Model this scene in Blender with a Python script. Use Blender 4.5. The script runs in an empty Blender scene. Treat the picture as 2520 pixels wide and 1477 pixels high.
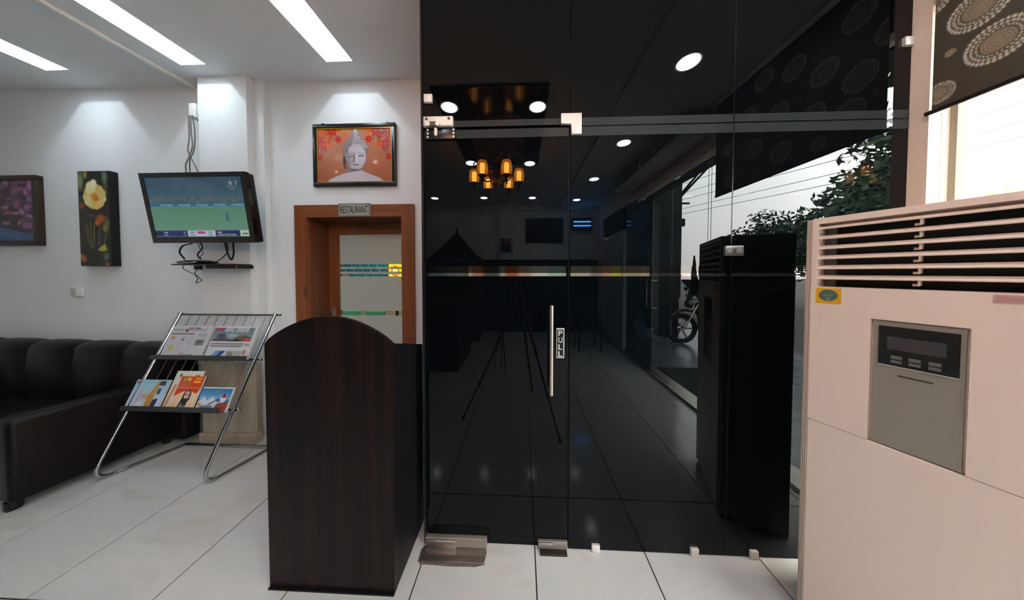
import bpy, bmesh, math, random
import numpy as np
from mathutils import Vector, Matrix

random.seed(7)
rng = np.random.default_rng(7)
SC = bpy.context.scene
COL = SC.collection

# ------------------------------------------------------------------ camera
cam_data = bpy.data.cameras.new('camera')
cam_data.sensor_width = 36.0
cam_data.lens = 36.0 * 608.0 / 2520.0
cam_data.shift_y = -(738.5 - 686.0) / 2520.0
cam_data.clip_start = 0.02
cam_data.clip_end = 300
cam = bpy.data.objects.new('camera', cam_data)
cam.location = (0, 0, 1.52)
cam.rotation_euler = (math.radians(90 - 1.35), 0, math.radians(2.3))
COL.objects.link(cam)
SC.camera = cam

# ------------------------------------------------------------------ view + sky
SC.view_settings.view_transform = 'Standard'
SC.view_settings.look = 'None'
SC.view_settings.gamma = 1.0
SC.view_settings.use_curve_mapping = False
SC.view_settings.exposure = 0.12

SKY = 45.0
TROUGH = 7.2
TROUGH_POINT = 6.0
DOWN = 92.0

world = bpy.data.worlds.new('sky')
SC.world = world
world.use_nodes = True
wn = world.node_tree
bg = wn.nodes['Background']
tc = wn.nodes.new('ShaderNodeTexCoord')
sep = wn.nodes.new('ShaderNodeSeparateXYZ')
ramp = wn.nodes.new('ShaderNodeValToRGB')
wn.links.new(tc.outputs['Generated'], sep.inputs[0])
wn.links.new(sep.outputs['Z'], ramp.inputs['Fac'])
wn.links.new(ramp.outputs['Color'], bg.inputs['Color'])
ramp.color_ramp.elements[0].position = 0.0
ramp.color_ramp.elements[0].color = (0.80, 0.67, 0.63, 1)
ramp.color_ramp.elements[1].position = 0.35
ramp.color_ramp.elements[1].color = (1.0, 0.98, 0.95, 1)
bg.inputs['Strength'].default_value = SKY

# ------------------------------------------------------------------ materials
def lin(c):
    return tuple(((x / 255.0) / 12.92 if x / 255.0 <= 0.04045 else ((x / 255.0 + 0.055) / 1.055) ** 2.4) for x in c)

MATS = {}
def mat(name, rgb=(200, 200, 200), rough=0.5, metal=0.0, ior=1.45, coat=0.0, emit=None, estr=0.0, linear=None, spec=0.5):
    if name in MATS:
        return MATS[name]
    m = bpy.data.materials.new(name)
    m.use_nodes = True
    p = m.node_tree.nodes['Principled BSDF']
    c = linear if linear else lin(rgb)
    p.inputs['Base Color'].default_value = (*c, 1)
    p.inputs['Roughness'].default_value = rough
    p.inputs['Metallic'].default_value = metal
    p.inputs['IOR'].default_value = ior
    p.inputs['Specular IOR Level'].default_value = spec
    p.inputs['Coat Weight'].default_value = coat
    if emit:
        p.inputs['Emission Color'].default_value = (*lin(emit), 1)
        p.inputs['Emission Strength'].default_value = estr
    MATS[name] = m
    return m

def noise_mat(name, c1, c2, scale=(1, 1, 1), nscale=5.0, detail=6, rough=0.5, p0=0.35, p1=0.65, distort=0.0, ior=1.45, metal=0.0,
              bump=0.0, perobj=0.0, c3=None, coords='Object', coat=0.0, spec=0.5):
    """two or three tones mixed by stretched noise"""
    if name in MATS:
        return MATS[name]
    m = mat(name, c1, rough, metal, ior, coat, spec=spec)
    t = m.node_tree
    p = t.nodes['Principled BSDF']
    tcn = t.nodes.new('ShaderNodeTexCoord')
    mp = t.nodes.new('ShaderNodeMapping')
    mp.inputs['Scale'].default_value = scale
    t.links.new(tcn.outputs[coords], mp.inputs['Vector'])
    nz = t.nodes.new('ShaderNodeTexNoise')
    nz.inputs['Scale'].default_value = nscale
    nz.inputs['Detail'].default_value = detail
    nz.inputs['Distortion'].default_value = distort
    if perobj:
        oi = t.nodes.new('ShaderNodeObjectInfo')
        mul = t.nodes.new('ShaderNodeMath'); mul.operation = 'MULTIPLY'; mul.inputs[1].default_value = perobj
        t.links.new(oi.outputs['Random'], mul.inputs[0])
        ad = t.nodes.new('ShaderNodeVectorMath'); ad.operation = 'ADD'
        t.links.new(mp.outputs['Vector'], ad.inputs[0]); t.links.new(mul.outputs[0], ad.inputs[1])
        t.links.new(ad.outputs[0], nz.inputs['Vector'])
    else:
        t.links.new(mp.outputs['Vector'], nz.inputs['Vector'])
    r = t.nodes.new('ShaderNodeValToRGB')
    r.color_ramp.elements[0].position = p0; r.color_ramp.elements[0].color = (*lin(c1), 1)
    r.color_ramp.elements[1].position = p1; r.color_ramp.elements[1].color = (*lin(c2), 1)
    if c3:
        e = r.color_ramp.elements.new((p0 + p1) / 2); e.color = (*lin(c3), 1)
    t.links.new(nz.outputs['Fac'], r.inputs['Fac'])
    t.links.new(r.outputs['Color'], p.inputs['Base Color'])
    if bump:
        b = t.nodes.new('ShaderNodeBump'); b.inputs['Strength'].default_value = bump; b.inputs['Distance'].default_value = 0.01
        t.links.new(nz.outputs['Fac'], b.inputs['Height']); t.links.new(b.outputs['Normal'], p.inputs['Normal'])
    return m

def print_mat(name, rough=0.5, emit=0.0, ior=1.45, coat=0.0):
    """flat print: colour held by the mesh"""
    if name in MATS:
        return MATS[name]
    m = mat(name, (255, 255, 255), rough, 0, ior, coat)
    t = m.node_tree; p = t.nodes['Principled BSDF']
    a = t.nodes.new('ShaderNodeAttribute'); a.attribute_name = 'Col'
    if emit:
        t.links.new(a.outputs['Color'], p.inputs['Emission Color'])
        p.inputs['Emission Strength'].default_value = emit
        p.inputs['Base Color'].default_value = (0.01, 0.01, 0.01, 1)
    else:
        t.links.new(a.outputs['Color'], p.inputs['Base Color'])
    return m

def clear_glass(name, tint=(1, 1, 1), ior=1.45, film=None, film_w=0.0):
    """thin pane: see-through plus a Fresnel mirror"""
    if name in MATS:
        return MATS[name]
    m = bpy.data.materials.new(name); m.use_nodes = True
    t = m.node_tree; t.nodes.clear()
    out = t.nodes.new('ShaderNodeOutputMaterial')
    tr = t.nodes.new('ShaderNodeBsdfTransparent'); tr.inputs['Color'].default_value = (*tint, 1)
    gl = t.nodes.new('ShaderNodeBsdfGlossy'); gl.inputs['Roughness'].default_value = 0.0
    lw = t.nodes.new('ShaderNodeLayerWeight'); lw.inputs['Blend'].default_value = 0.5
    pw = t.nodes.new('ShaderNodeMath'); pw.operation = 'POWER'; pw.inputs[1].default_value = 5.0
    fr = t.nodes.new('ShaderNodeMath'); fr.operation = 'MULTIPLY_ADD'; fr.inputs[1].default_value = 0.95; fr.inputs[2].default_value = ((ior - 1) / (ior + 1)) ** 2
    t.links.new(lw.outputs['Facing'], pw.inputs[0]); t.links.new(pw.outputs[0], fr.inputs[0])
    mx = t.nodes.new('ShaderNodeMixShader')
    t.links.new(fr.outputs[0], mx.inputs[0])
    base = tr.outputs[0]
    if film:
        df = t.nodes.new('ShaderNodeBsdfTranslucent'); df.inputs['Color'].default_value = (*film, 1)
        m2 = t.nodes.new('ShaderNodeMixShader'); m2.inputs[0].default_value = film_w
        t.links.new(tr.outputs[0], m2.inputs[1]); t.links.new(df.outputs[0], m2.inputs[2])
        base = m2.outputs[0]
    t.links.new(base, mx.inputs[1]); t.links.new(gl.outputs[0], mx.inputs[2])
    t.links.new(mx.outputs[0], out.inputs['Surface'])
    MATS[name] = m
    return m

M_WALL = noise_mat('wall_paint', (224, 228, 229), (231, 234, 235), nscale=1.3, rough=0.75)
M_CEIL = mat('ceiling_paint', (220, 225, 228), 0.85)
M_TILE = noise_mat('floor_tile', (198, 199, 198), (192, 188, 181), scale=(1.0, 2.2, 1.0), nscale=1.6, detail=9, distort=1.6, rough=0.11, p0=0.38, p1=0.72, perobj=40.0, c3=(203, 203, 200), ior=1.5)
M_GROUT = mat('grout', (34, 32, 30), 0.9)
M_EBONY = noise_mat('ebony_laminate', (15, 11, 11), (34, 21, 19), scale=(22, 22, 0.5), nscale=1.2, detail=5, rough=0.4, p0=0.42, p1=0.68, spec=0.2)
M_EBONY_SIDE = mat('ebony_edge', (16, 15, 19), 0.45, spec=0.2)
M_WOOD = noise_mat('door_wood', (112, 62, 33), (138, 80, 44), scale=(14, 14, 0.7), nscale=1.5, rough=0.38, p0=0.35, p1=0.7)
M_WOODH = noise_mat('door_wood_across', (112, 62, 33), (138, 80, 44), scale=(0.7, 14, 14), nscale=1.5, rough=0.38, p0=0.35, p1=0.7)
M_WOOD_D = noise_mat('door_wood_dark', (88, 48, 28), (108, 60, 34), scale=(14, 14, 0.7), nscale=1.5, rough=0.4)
M_FILM = mat('dark_film_glass', linear=(0.0012, 0.0018, 0.0026), rough=0.0, ior=1.28)
M_FILM.node_tree.nodes['Principled BSDF'].inputs['Specular Tint'].default_value = (0.88, 0.95, 1.0, 1)
M_BAND = clear_glass('frosted_band', (0.10, 0.105, 0.11), 1.33)
M_HEADBAND = mat('header_band', linear=(0.028, 0.034, 0.038), rough=0.04, ior=1.33)
M_CLEAR = clear_glass('clear_glass', (0.96, 0.99, 0.98))
M_TINT = clear_glass('tinted_glass', (0.30, 0.42, 0.45))
M_EDGE = mat('glass_edge', (8, 11, 11), 0.3, spec=0.2)
M_CHROME = mat('chrome', (190, 190, 190), 0.16, 1.0)
M_STEEL = mat('brushed_steel', (186, 180, 172), 0.34, 1.0)
M_SATIN = mat('satin_fitting', (214, 208, 202), 0.45, 0.35)
M_BLACK = mat('black_plastic', (14, 14, 15), 0.35)
M_BLACKM = mat('black_matte', (12, 12, 12), 0.8)
M_TVB = mat('tv_bezel', (8, 8, 9), 0.12, coat=0.3)
M_WHITEP = mat('white_plastic', (232, 230, 226), 0.4)
M_LEATHER = noise_mat('black_leather', (14, 9, 9), (19, 13, 13), nscale=9, rough=0.42, bump=0.08, spec=0.22)
M_TRAY = mat('dark_tray', (62, 65, 66), 0.4, 0.3)
M_ACBODY = mat('ac_cream', (238, 219, 206), 0.42)
M_ACTRIM = mat('ac_trim', (206, 190, 178), 0.4)
M_ACGREY = mat('ac_grey_panel', (150, 146, 137), 0.36, 0.25)
M_GOLD = mat('gold_liner', (206, 160, 60), 0.3, 0.9)
M_MARBLE = noise_mat('beige_cladding', (196, 184, 164), (176, 160, 138), scale=(8, 8, 0.8), nscale=1.4, rough=0.3)
M_PRINT = print_mat('print', 0.55)
M_PRINTG = print_mat('print_gloss', 0.22)
M_SCREEN = print_mat('screen', 0.08, emit=0.58)
M_CORD_B = mat('black_cord', (16, 16, 17), 0.5)
M_CORD_G = mat('grey_cord', (122, 118, 112), 0.5)
M_PORCH = noise_mat('porch_stone', (108, 110, 116), (72, 74, 82), nscale=2.2, detail=4, distort=4.0, rough=0.25, p0=0.42, p1=0.6)
M_ROAD = noise_mat('road', (92, 88, 84), (74, 71, 68), nscale=3, rough=0.9)
M_DARKWALL = mat('dark_stone_column', (30, 33, 34), 0.8)
M_LEAF = noise_mat('leaf', (30, 50, 34), (46, 70, 40), nscale=2.0, rough=0.6)
M_BARK = mat('bark', (44, 36, 30), 0.9)
M_PAPER = mat('paper_edge', (206, 204, 200), 0.8)

# ------------------------------------------------------------------ mesh building
class MB:
    def __init__(self):
        self.bm = bmesh.new()
    def _add(self, other_verts, faces, M=None):
        vs = [self.bm.verts.new(M @ Vector(v) if M else Vector(v)) for v in other_verts]
        for f in faces:
            try:
                self.bm.faces.new([vs[i] for i in f])
            except ValueError:
                pass
        return self
    def box(self, a, b, M=None):
        x0, y0, z0 = a; x1, y1, z1 = b
        v = [(x0, y0, z0), (x1, y0, z0), (x1, y1, z0), (x0, y1, z0), (x0, y0, z1), (x1, y0, z1), (x1, y1, z1), (x0, y1, z1)]
        return self._add(v, [(0, 3, 2, 1), (4, 5, 6, 7), (0, 1, 5, 4), (1, 2, 6, 5), (2, 3, 7, 6), (3, 0, 4, 7)], M)
    def rbox(self, a, b, r=0.01, seg=3, M=None):
        """box with rounded edges"""
        t = bmesh.new()
        x0, y0, z0 = a; x1, y1, z1 = b
        bmesh.ops.create_cube(t, size=1)
        for v in t.verts:
            v.co = Vector(((x0 + x1) / 2 + v.co.x * (x1 - x0), (y0 + y1) / 2 + v.co.y * (y1 - y0), (z0 + z1) / 2 + v.co.z * (z1 - z0)))
        bmesh.ops.bevel(t, geom=list(t.edges), offset=r, segments=seg, profile=0.5, affect='EDGES')
        self._merge(t, M)
        return self
    def _merge(self, t, M=None):
        t.verts.index_update()
        vs = [self.bm.verts.new(M @ v.co if M else v.co) for v in t.verts]
        for f in t.faces:
            try:
                self.bm.faces.new([vs[v.index] for v in f.verts])
            except ValueError:
                pass
        t.free()
    def tube(self, pts, r, n=10, closed=False, cap=True):
        P = [Vector(p) for p in pts]
        k = len(P)
        rings = []
        prev = None
        for i in range(k):
            if closed:
                d = (P[(i + 1) % k] - P[i - 1])
            else:
                d = P[min(i + 1, k - 1)] - P[max(i - 1, 0)]
            d.normalize()
            ref = prev if prev is not None else (Vector((0, 0, 1)) if abs(d.z) < 0.9 else Vector((1, 0, 0)))
            s = ref - d * ref.dot(d)
            if s.length < 1e-6:
                s = d.orthogonal()
            s.normalize(); prev = s
            u = d.cross(s)
            rr = r[i] if isinstance(r, (list, tuple)) else r
            rings.append([self.bm.verts.new(P[i] + (s * math.cos(2 * math.pi * j / n) + u * math.sin(2 * math.pi * j / n)) * rr) for j in range(n)])
        for i in range(k if closed else k - 1):
            a, b = rings[i], rings[(i + 1) % k]
            for j in range(n):
                self.bm.faces.new((a[j], a[(j + 1) % n], b[(j + 1) % n], b[j]))
        if cap and not closed:
            self.bm.faces.new(rings[0][::-1]); self.bm.faces.new(rings[-1])
        return self
    def cyl(self, a, b, r, n=16):
        return self.tube([a, b], r, n)
    def lathe(self, prof, c=(0, 0, 0), n=20, axis='z'):
        """prof: list of (radius, height)"""
        rings = []
        for (r, h) in prof:
            ring = []
            for j in range(n):
                a = 2 * math.pi * j / n
                if axis == 'z': p = (c[0] + r * math.cos(a), c[1] + r * math.sin(a), c[2] + h)
                elif axis == 'y': p = (c[0] + r * math.cos(a), c[1] + h, c[2] + r * math.sin(a))
                else: p = (c[0] + h, c[1] + r * math.cos(a), c[2] + r * math.sin(a))
                ring.append(self.bm.verts.new(p))
            rings.append(ring)
        for a, b in zip(rings, rings[1:]):
            for j in range(n):
                try: self.bm.faces.new((a[j], a[(j + 1) % n], b[(j + 1) % n], b[j]))
                except ValueError: pass
        for rg, (r, h) in ((rings[0], prof[0]), (rings[-1], prof[-1])):
            if r > 1e-5: self.bm.faces.new(rg)
        return self
    def prism(self, poly, depth, O, U, V):
        """2-D polygon in the U,V plane at O, extruded along U x V"""
        O, U, V = Vector(O), Vector(U), Vector(V)
        N = U.cross(V).normalized() * depth
        a = [self.bm.verts.new(O + U * x + V * y) for x, y in poly]
        b = [self.bm.verts.new(v.co + N) for v in a]
        self.bm.faces.new(a[::-1]); self.bm.faces.new(b)
        k = len(a)
        for i in range(k):
            self.bm.faces.new((a[i], a[(i + 1) % k], b[(i + 1) % k], b[i]))
        return self
    def quad(self, a, b, c, d):
        self.bm.faces.new([self.bm.verts.new(p) for p in (a, b, c, d)])
        return self
    def bevel(self, w, seg=2):
        bmesh.ops.bevel(self.bm, geom=list(self.bm.edges), offset=w, segments=seg, profile=0.5, affect='EDGES', clamp_overlap=True)
        return self
    def build(self, name, m, parent=None, smooth=False, local=None):
        bmesh.ops.recalc_face_normals(self.bm, faces=self.bm.faces)
        me = bpy.data.meshes.new(name)
        self.bm.to_mesh(me); self.bm.free()
        if smooth:
            me.shade_smooth()
            try: me.set_sharp_from_angle(angle=math.radians(40))
            except Exception: pass
        me.materials.append(m)
        return link(name, me, parent)

def link(name, me, parent=None):
    o = bpy.data.objects.new(name, me)
    COL.objects.link(o)
    if parent is not None:
        attach(o, parent)
    return o

def attach(o, parent):
    o.parent = parent
    o.matrix_parent_inverse = world_matrix(parent).inverted()

def world_matrix(o):
    m = Matrix.LocRotScale(o.location, o.rotation_euler, o.scale)
    if o.parent:
        m = world_matrix(o.parent) @ o.matrix_parent_inverse @ m
    return m

def tag(o, label, cat, group=None, kind=None):
    o['label'] = label; o['category'] = cat
    if group: o['group'] = group
    if kind: o['kind'] = kind
    return o

def thing(name, label, cat, loc=(0, 0, 0), group=None, kind=None):
    o = bpy.data.objects.new(name, None)
    o.empty_display_size = 0.1
    COL.objects.link(o)
    o.location = loc
    return tag(o, label, cat, group, kind)

def struct(name, mb, m, label, cat):
    o = mb.build(name, m)
    return tag(o, label, cat, kind='structure')

def label_part(o, text):
    o['label'] = text
    return o

# ------------------------------------------------------------------ flat prints
class Img:
    """a small painter: x right, y down, both 0..1; colours 0..255 sRGB"""
    def __init__(self, w, h, bgc=(255, 255, 255)):
        self.w, self.h = w, h
        self.a = np.zeros((h, w, 3)); self.a[:] = np.array(bgc) / 255.0
        ys, xs = np.mgrid[0:h, 0:w]
        self.X = (xs + 0.5) / w; self.Y = (ys + 0.5) / h
    def put(self, mask, c, alpha=1.0):
        mk = np.clip(mask.astype(float), 0, 1)[..., None] * alpha
        self.a = self.a * (1 - mk) + (np.array(c) / 255.0) * mk
        return self
    def rect(self, x0, y0, x1, y1, c, alpha=1.0):
        return self.put((self.X >= x0) & (self.X < x1) & (self.Y >= y0) & (self.Y < y1), c, alpha)
    def ell(self, cx, cy, rx, ry, c, alpha=1.0, soft=0.0, rot=0.0):
        dx, dy = self.X - cx, (self.Y - cy)
        if rot:
            asp = self.h / self.w
            ca, sa = math.cos(rot), math.sin(rot)
            dx, dy = dx * ca + dy * asp * sa, (-dx * sa + dy * asp * ca) / asp
        d = np.sqrt((dx / rx) ** 2 + (dy / ry) ** 2)
        return self.put(np.clip((1 - d) / soft, 0, 1) if soft else d < 1, c, alpha)
    def poly(self, pts, c, alpha=1.0):
        inside = np.zeros((self.h, self.w), bool)
        n = len(pts)
        for i in range(n):
            (x0, y0), (x1, y1) = pts[i], pts[(i + 1) % n]
            if y0 == y1: continue
            cond = ((y0 > self.Y) != (y1 > self.Y)) & (self.X < (x1 - x0) * (self.Y - y0) / (y1 - y0) + x0)
            inside ^= cond
        return self.put(inside, c, alpha)
    def line(self, x0, y0, x1, y1, wd, c, alpha=1.0):
        asp = self.h / self.w
        dx, dy = x1 - x0, (y1 - y0) * asp
        L2 = dx * dx + dy * dy + 1e-12
        t = np.clip(((self.X - x0) * dx + (self.Y - y0) * asp * dy) / L2, 0, 1)
        d = np.sqrt((self.X - x0 - t * dx) ** 2 + ((self.Y - y0) * asp - t * dy) ** 2)
        return self.put(np.clip((wd - d) / (wd * 0.4) , 0, 1), c, alpha)
    def vgrad(self, c0, c1, y0=0.0, y1=1.0):
        t = np.clip((self.Y - y0) / (y1 - y0), 0, 1)[..., None]
        g = np.array(c0) / 255.0 * (1 - t) + np.array(c1) / 255.0 * t
        mk = ((self.Y >= y0) & (self.Y <= y1))[..., None]
        self.a = np.where(mk, g, self.a)
        return self
    def noise(self, amp, cells=24):
        g = rng.random((cells, cells)) - 0.5
        yi = (self.Y * (cells - 1.001)); xi = (self.X * (cells - 1.001))
        y0 = yi.astype(int); x0 = xi.astype(int); fy = yi - y0; fx = xi - x0
        v = g[y0, x0] * (1 - fx) * (1 - fy) + g[y0, x0 + 1] * fx * (1 - fy) + g[y0 + 1, x0] * (1 - fx) * fy + g[y0 + 1, x0 + 1] * fx * fy
        self.a = np.clip(self.a + (v * amp)[..., None], 0, 1)
        return self

def grid_print(name, img, O, U, V, m, parent=None, bend=None):
    """O top-left corner, U to the right, V down; bend(u, v) -> offset along the normal"""
    O, U, V = np.array(O, float), np.array(U, float), np.array(V, float)
    h, w = img.h, img.w
    us = np.linspace(0, 1, w + 1); vs = np.linspace(0, 1, h + 1)
    uu, vv = np.meshgrid(us, vs)
    P = O + uu[..., None] * U + vv[..., None] * V
    if bend is not None:
        N = np.cross(V, U); N /= np.linalg.norm(N)
        P = P + bend(uu, vv)[..., None] * N
    a = img.a
    pad = np.pad(a, ((1, 1), (1, 1), (0, 0)), mode='edge')
    cv = (pad[:-1, :-1] + pad[1:, :-1] + pad[:-1, 1:] + pad[1:, 1:]) / 4
    cv = np.where(cv <= 0.04045, cv / 12.92, ((cv + 0.055) / 1.055) ** 2.4)
    me = bpy.data.meshes.new(name)
    nv = (w + 1) * (h + 1); nf = w * h
    me.vertices.add(nv); me.vertices.foreach_set('co', P.reshape(-1).astype(np.float32))
    idx = np.arange(nv).reshape(h + 1, w + 1)
    f = np.stack([idx[:-1, :-1], idx[1:, :-1], idx[1:, 1:], idx[:-1, 1:]], -1).reshape(-1)
    me.loops.add(nf * 4); me.loops.foreach_set('vertex_index', f.astype(np.int32))
    me.polygons.add(nf); me.polygons.foreach_set('loop_start', np.arange(0, nf * 4, 4, dtype=np.int32))
    me.update(calc_edges=True); me.validate()
    at = me.color_attributes.new('Col', 'FLOAT_COLOR', 'POINT')
    at.data.foreach_set('color', np.concatenate([cv.reshape(-1, 3), np.ones((nv, 1))], 1).reshape(-1).astype(np.float32))
    me.materials.append(m)
    if bend is not None: me.shade_smooth()
    return link(name, me, parent)

def lettering(name, body, O, U, V, m, parent=None, extrude=0.0006, stretch=1.0):
    """text fitted into the box O (bottom-left), U (width vector), V (height vector)"""
    cu = bpy.data.curves.new(name, 'FONT'); cu.body = body; cu.extrude = 0.002; cu.resolution_u = 3
    cu.space_line = 0.95
    to = bpy.data.objects.new(name, cu); COL.objects.link(to)
    dg = bpy.context.evaluated_depsgraph_get()
    me = bpy.data.meshes.new_from_object(to.evaluated_get(dg))
    bpy.data.objects.remove(to); bpy.data.curves.remove(cu)
    n = len(me.vertices)
    if n == 0: return None
    co = np.zeros(n * 3, np.float32); me.vertices.foreach_get('co', co); co = co.reshape(-1, 3)
    lo, hi = co.min(0), co.max(0)
    t = (co - lo) / np.maximum(hi - lo, 1e-9)
    O, U, V = np.array(O), np.array(U), np.array(V)
    N = np.cross(U, V); N /= np.linalg.norm(N)
    P = O + t[:, :1] * U + t[:, 1:2] * V + t[:, 2:] * N * extrude
    me.vertices.foreach_set('co', P.reshape(-1).astype(np.float32)); me.update()
    me.materials.clear(); me.materials.append(m)
    return link(name, me, parent)

def slab_holes(x0, x1, y0, y1, z0, z1, holes):
    xs = sorted({x0, x1, *[h[0] for h in holes], *[h[1] for h in holes]})
    ys = sorted({y0, y1, *[h[2] for h in holes], *[h[3] for h in holes]})
    mb = MB()
    # merge cells row-wise
    for ya, yb in zip(ys, ys[1:]):
        run = None
        for xa, xb in zip(xs, xs[1:]):
            cx, cy = (xa + xb) / 2, (ya + yb) / 2
            hole = any(h[0] < cx < h[1] and h[2] < cy < h[3] for h in holes)
            if hole:
                if run: mb.box((run, ya, z0), (xa, yb, z1)); run = None
            elif run is None:
                run = xa
        if run is not None: mb.box((run, ya, z0), (xs[-1], yb, z1))
    return mb

# ================================================================== THE ROOM
G = 1.335            # inner face of the dark glass partition
XL, XR = -6.2, 1.94
YF, YB = -3.72, 2.21
CZ, CZR = 3.25, 3.20
def RY(v):           # a depth seen in the glass -> where it really stands in the room
    return 2 * G - v

# floor: dark grout bed with each tile a piece of its own
floor = struct('floor', MB().box((XL, YF, -0.06), (XR + 0.2, 2.46, -0.004)), M_GROUT,
               'polished beige marble-look floor tiles laid in long rows across the lobby', 'floor')
tw, gap = 0.5955, 0.0065
xe = [0.072 + tw * k for k in range(-11, 5)]
yedges = [2.46, 2.235, 1.022, -0.19, -1.402, -2.614, -3.72]
tile_cache = {}
for i in range(len(xe) - 1):
    for j in range(len(yedges) - 1):
        x0, x1 = max(xe[i], XL), min(xe[i + 1], XR + 0.06)
        y1, y0 = yedges[j], yedges[j + 1]
        if x1 - x0 < 0.02 or y1 - y0 < 0.02: continue
        key = (round(x1 - x0, 3), round(y1 - y0, 3))
        if key not in tile_cache:
            w, d = (x1 - x0 - gap) / 2, (y1 - y0 - gap) / 2
            t = MB().box((-w, -d, -0.012), (w, d, 0.0))
            ob = t.build('tile', M_TILE, None)
            tile_cache[key] = ob.data
        else:
            ob = bpy.data.objects.new('tile', tile_cache[key]); COL.objects.link(ob)
        ob.location = ((x0 + x1) / 2, (y0 + y1) / 2, 0)
        attach(ob, floor)

# ceiling with open light troughs
TROUGHS = [(-4.066, -3.857, 0.80, 1.990), (-2.838, -2.619, 0.80, 1.985), (-1.603, -1.382, 0.80, 2.003)]
PANEL = (-0.855, 0.25, RY(3.95), RY(2.295))     # dark wood ceiling panel above the chandelier
cm = slab_holes(XL, 0.955, YF, YB + 0.1, CZ, CZ + 0.04, [(a - 0.008, b + 0.008, c - 0.008, d + 0.008) for a, b, c, d in TROUGHS])
ceiling = struct('ceiling', cm, M_CEIL, 'flat white plaster ceiling with recessed strip lights', 'ceiling')
MB().box((0.955, YF, CZR), (XR + 0.1, G, CZ + 0.04)).build('dropped_panel', M_CEIL, ceiling)
MB().box((XL, YF, CZ + 0.24), (XR + 1.25, 5.4, CZ + 0.34)).build('roof_slab', M_CEIL, ceiling)

# back wall with the doorway to the restaurant
DX0, DX1, DZ = -1.961, -1.08, 2.026
bw = MB()
bw.box((XL, YB, 0), (DX0 - 0.02, 2.46, CZ)); bw.box((DX1 + 0.02, YB, 0), (-0.54, 2.46, CZ)); bw.box((DX0 - 0.02, YB, DZ + 0.02), (DX1 + 0.02, 2.46, CZ))
wall_back = struct('wall_back', bw, M_WALL, 'white painted wall with pictures, television and restaurant doorway', 'wall')
wl = struct('wall_left', MB().box((XL - 0.1, YF, 0), (XL, 2.46, CZ + 0.24)), M_WALL, 'white wall closing the far end of the sofa side', 'wall')
wf = struct('wall_front', MB().box((XL, YF - 0.1, 0), (XR + 0.2, YF, CZ + 0.24)), M_WALL, 'white lobby wall opposite the glass partition, seen only mirrored', 'wall')
ret = struct('wall_return', MB().box((-0.545, G + 0.024, 0), (-0.535, 2.46, CZ)), M_FILM, 'dark glass return pane behind the edge of the partition', 'glass pane')

# stepped pillar beside the television
pil = MB().box((-2.868, 2.11, 0), (-2.42, YB, CZ)).box((-2.42, 2.165, 0), (-2.325, YB, CZ))
pillar = struct('wall_pillar', pil, M_WALL, 'white stepped pillar standing proud of the back wall behind the television', 'pillar')
clad = MB().rbox((-2.874, 2.082, 0.085), (-2.36, 2.12, 0.715), 0.004).build('cladding', M_MARBLE, pillar)
MB().rbox((-2.884, 2.06, 0), (-2.35, 2.12, 0.085), 0.004).build('skirting', M_MARBLE, pillar)
MB().box((-2.884, 2.066, 0.715), (-2.35, 2.12, 0.728)).build('ledge', M_MARBLE, pillar)
dado = struct('trim_1', MB().box((-2.345, 2.17, 0.07), (-2.085, YB, 0.71)), M_EBONY, 'dark wood dado panel low on the wall between pillar and doorway', 'trim')
MB().box((-2.345, 2.16, 0), (-2.085, YB, 0.07)).build('skirting', M_MARBLE, dado)

# right-hand wall: post, header over the glazing
wr = MB()
wr.box((XR, 1.276, 0), (XR + 0.12, 1.37, CZ + 0.24))
wr.box((XR, YF, 2.78), (XR + 0.12, 1.276, CZ + 0.24))
wr.box((XR, YF, 0), (XR + 0.12, -3.35, 2.78))
wall_right = struct('wall_right', wr, noise_mat('street_wall_paint', (232, 208, 190), (236, 214, 198), nscale=6, rough=0.75), 'plastered street-side wall framing the window and glass doors', 'wall')
sill = struct('trim_2', MB().box((XR - 0.03, -3.35, 0.0), (XR + 0.16, 1.276, 0.03)), M_STEEL, 'pale metal threshold strip along the foot of the glass front', 'trim')

# glazing to the street
win = thing('window_1', 'large clear window pane behind the patterned roller blind', 'window', (XR + 0.06, 0.6, 0.03), kind='structure')
MB().box((XR + 0.055, 0.10, 0.03), (XR + 0.061, 1.276, 2.78)).build('pane', M_CLEAR, win)
MB().box((XR + 0.095, 1.255, 0.03), (XR + 0.125, 1.276, 2.78)).build('mullion', mat('mullion', (150, 138, 124), 0.5), win)
win2 = thing('window_2', 'clear fixed pane between the blind window and the street doors', 'window', (XR + 0.06, -0.3, 0.03), kind='structure')
MB().box((XR + 0.055, -0.70, 0.03), (XR + 0.061, 0.095, 2.78)).build('pane', M_CLEAR, win2)
win3 = thing('window_3', 'tinted glass panel past the street doors, near the white jamb', 'window', (XR + 0.06, -1.9, 0.03), kind='structure')
MB().box((XR + 0.055, -2.20, 0.03), (XR + 0.061, -1.70, 2.78)).build('pane', M_TINT, win3)
MB().box((XR + 0.02, -2.75, 0.03), (XR + 0.10, -2.21, 2.35)).build('white_panel', mat('jamb_white', (196, 200, 204), 0.6), win3)
MB().box((XR + 0.03, -3.34, 0.03), (XR + 0.09, -2.78, 2.30)).build('white_panel', MATS['jamb_white'], win3)
MB().box((XR + 0.03, -3.34, 2.36), (XR + 0.09, -2.21, 2.78)).build('dark_panel', M_DARKWALL, win3)

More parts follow.
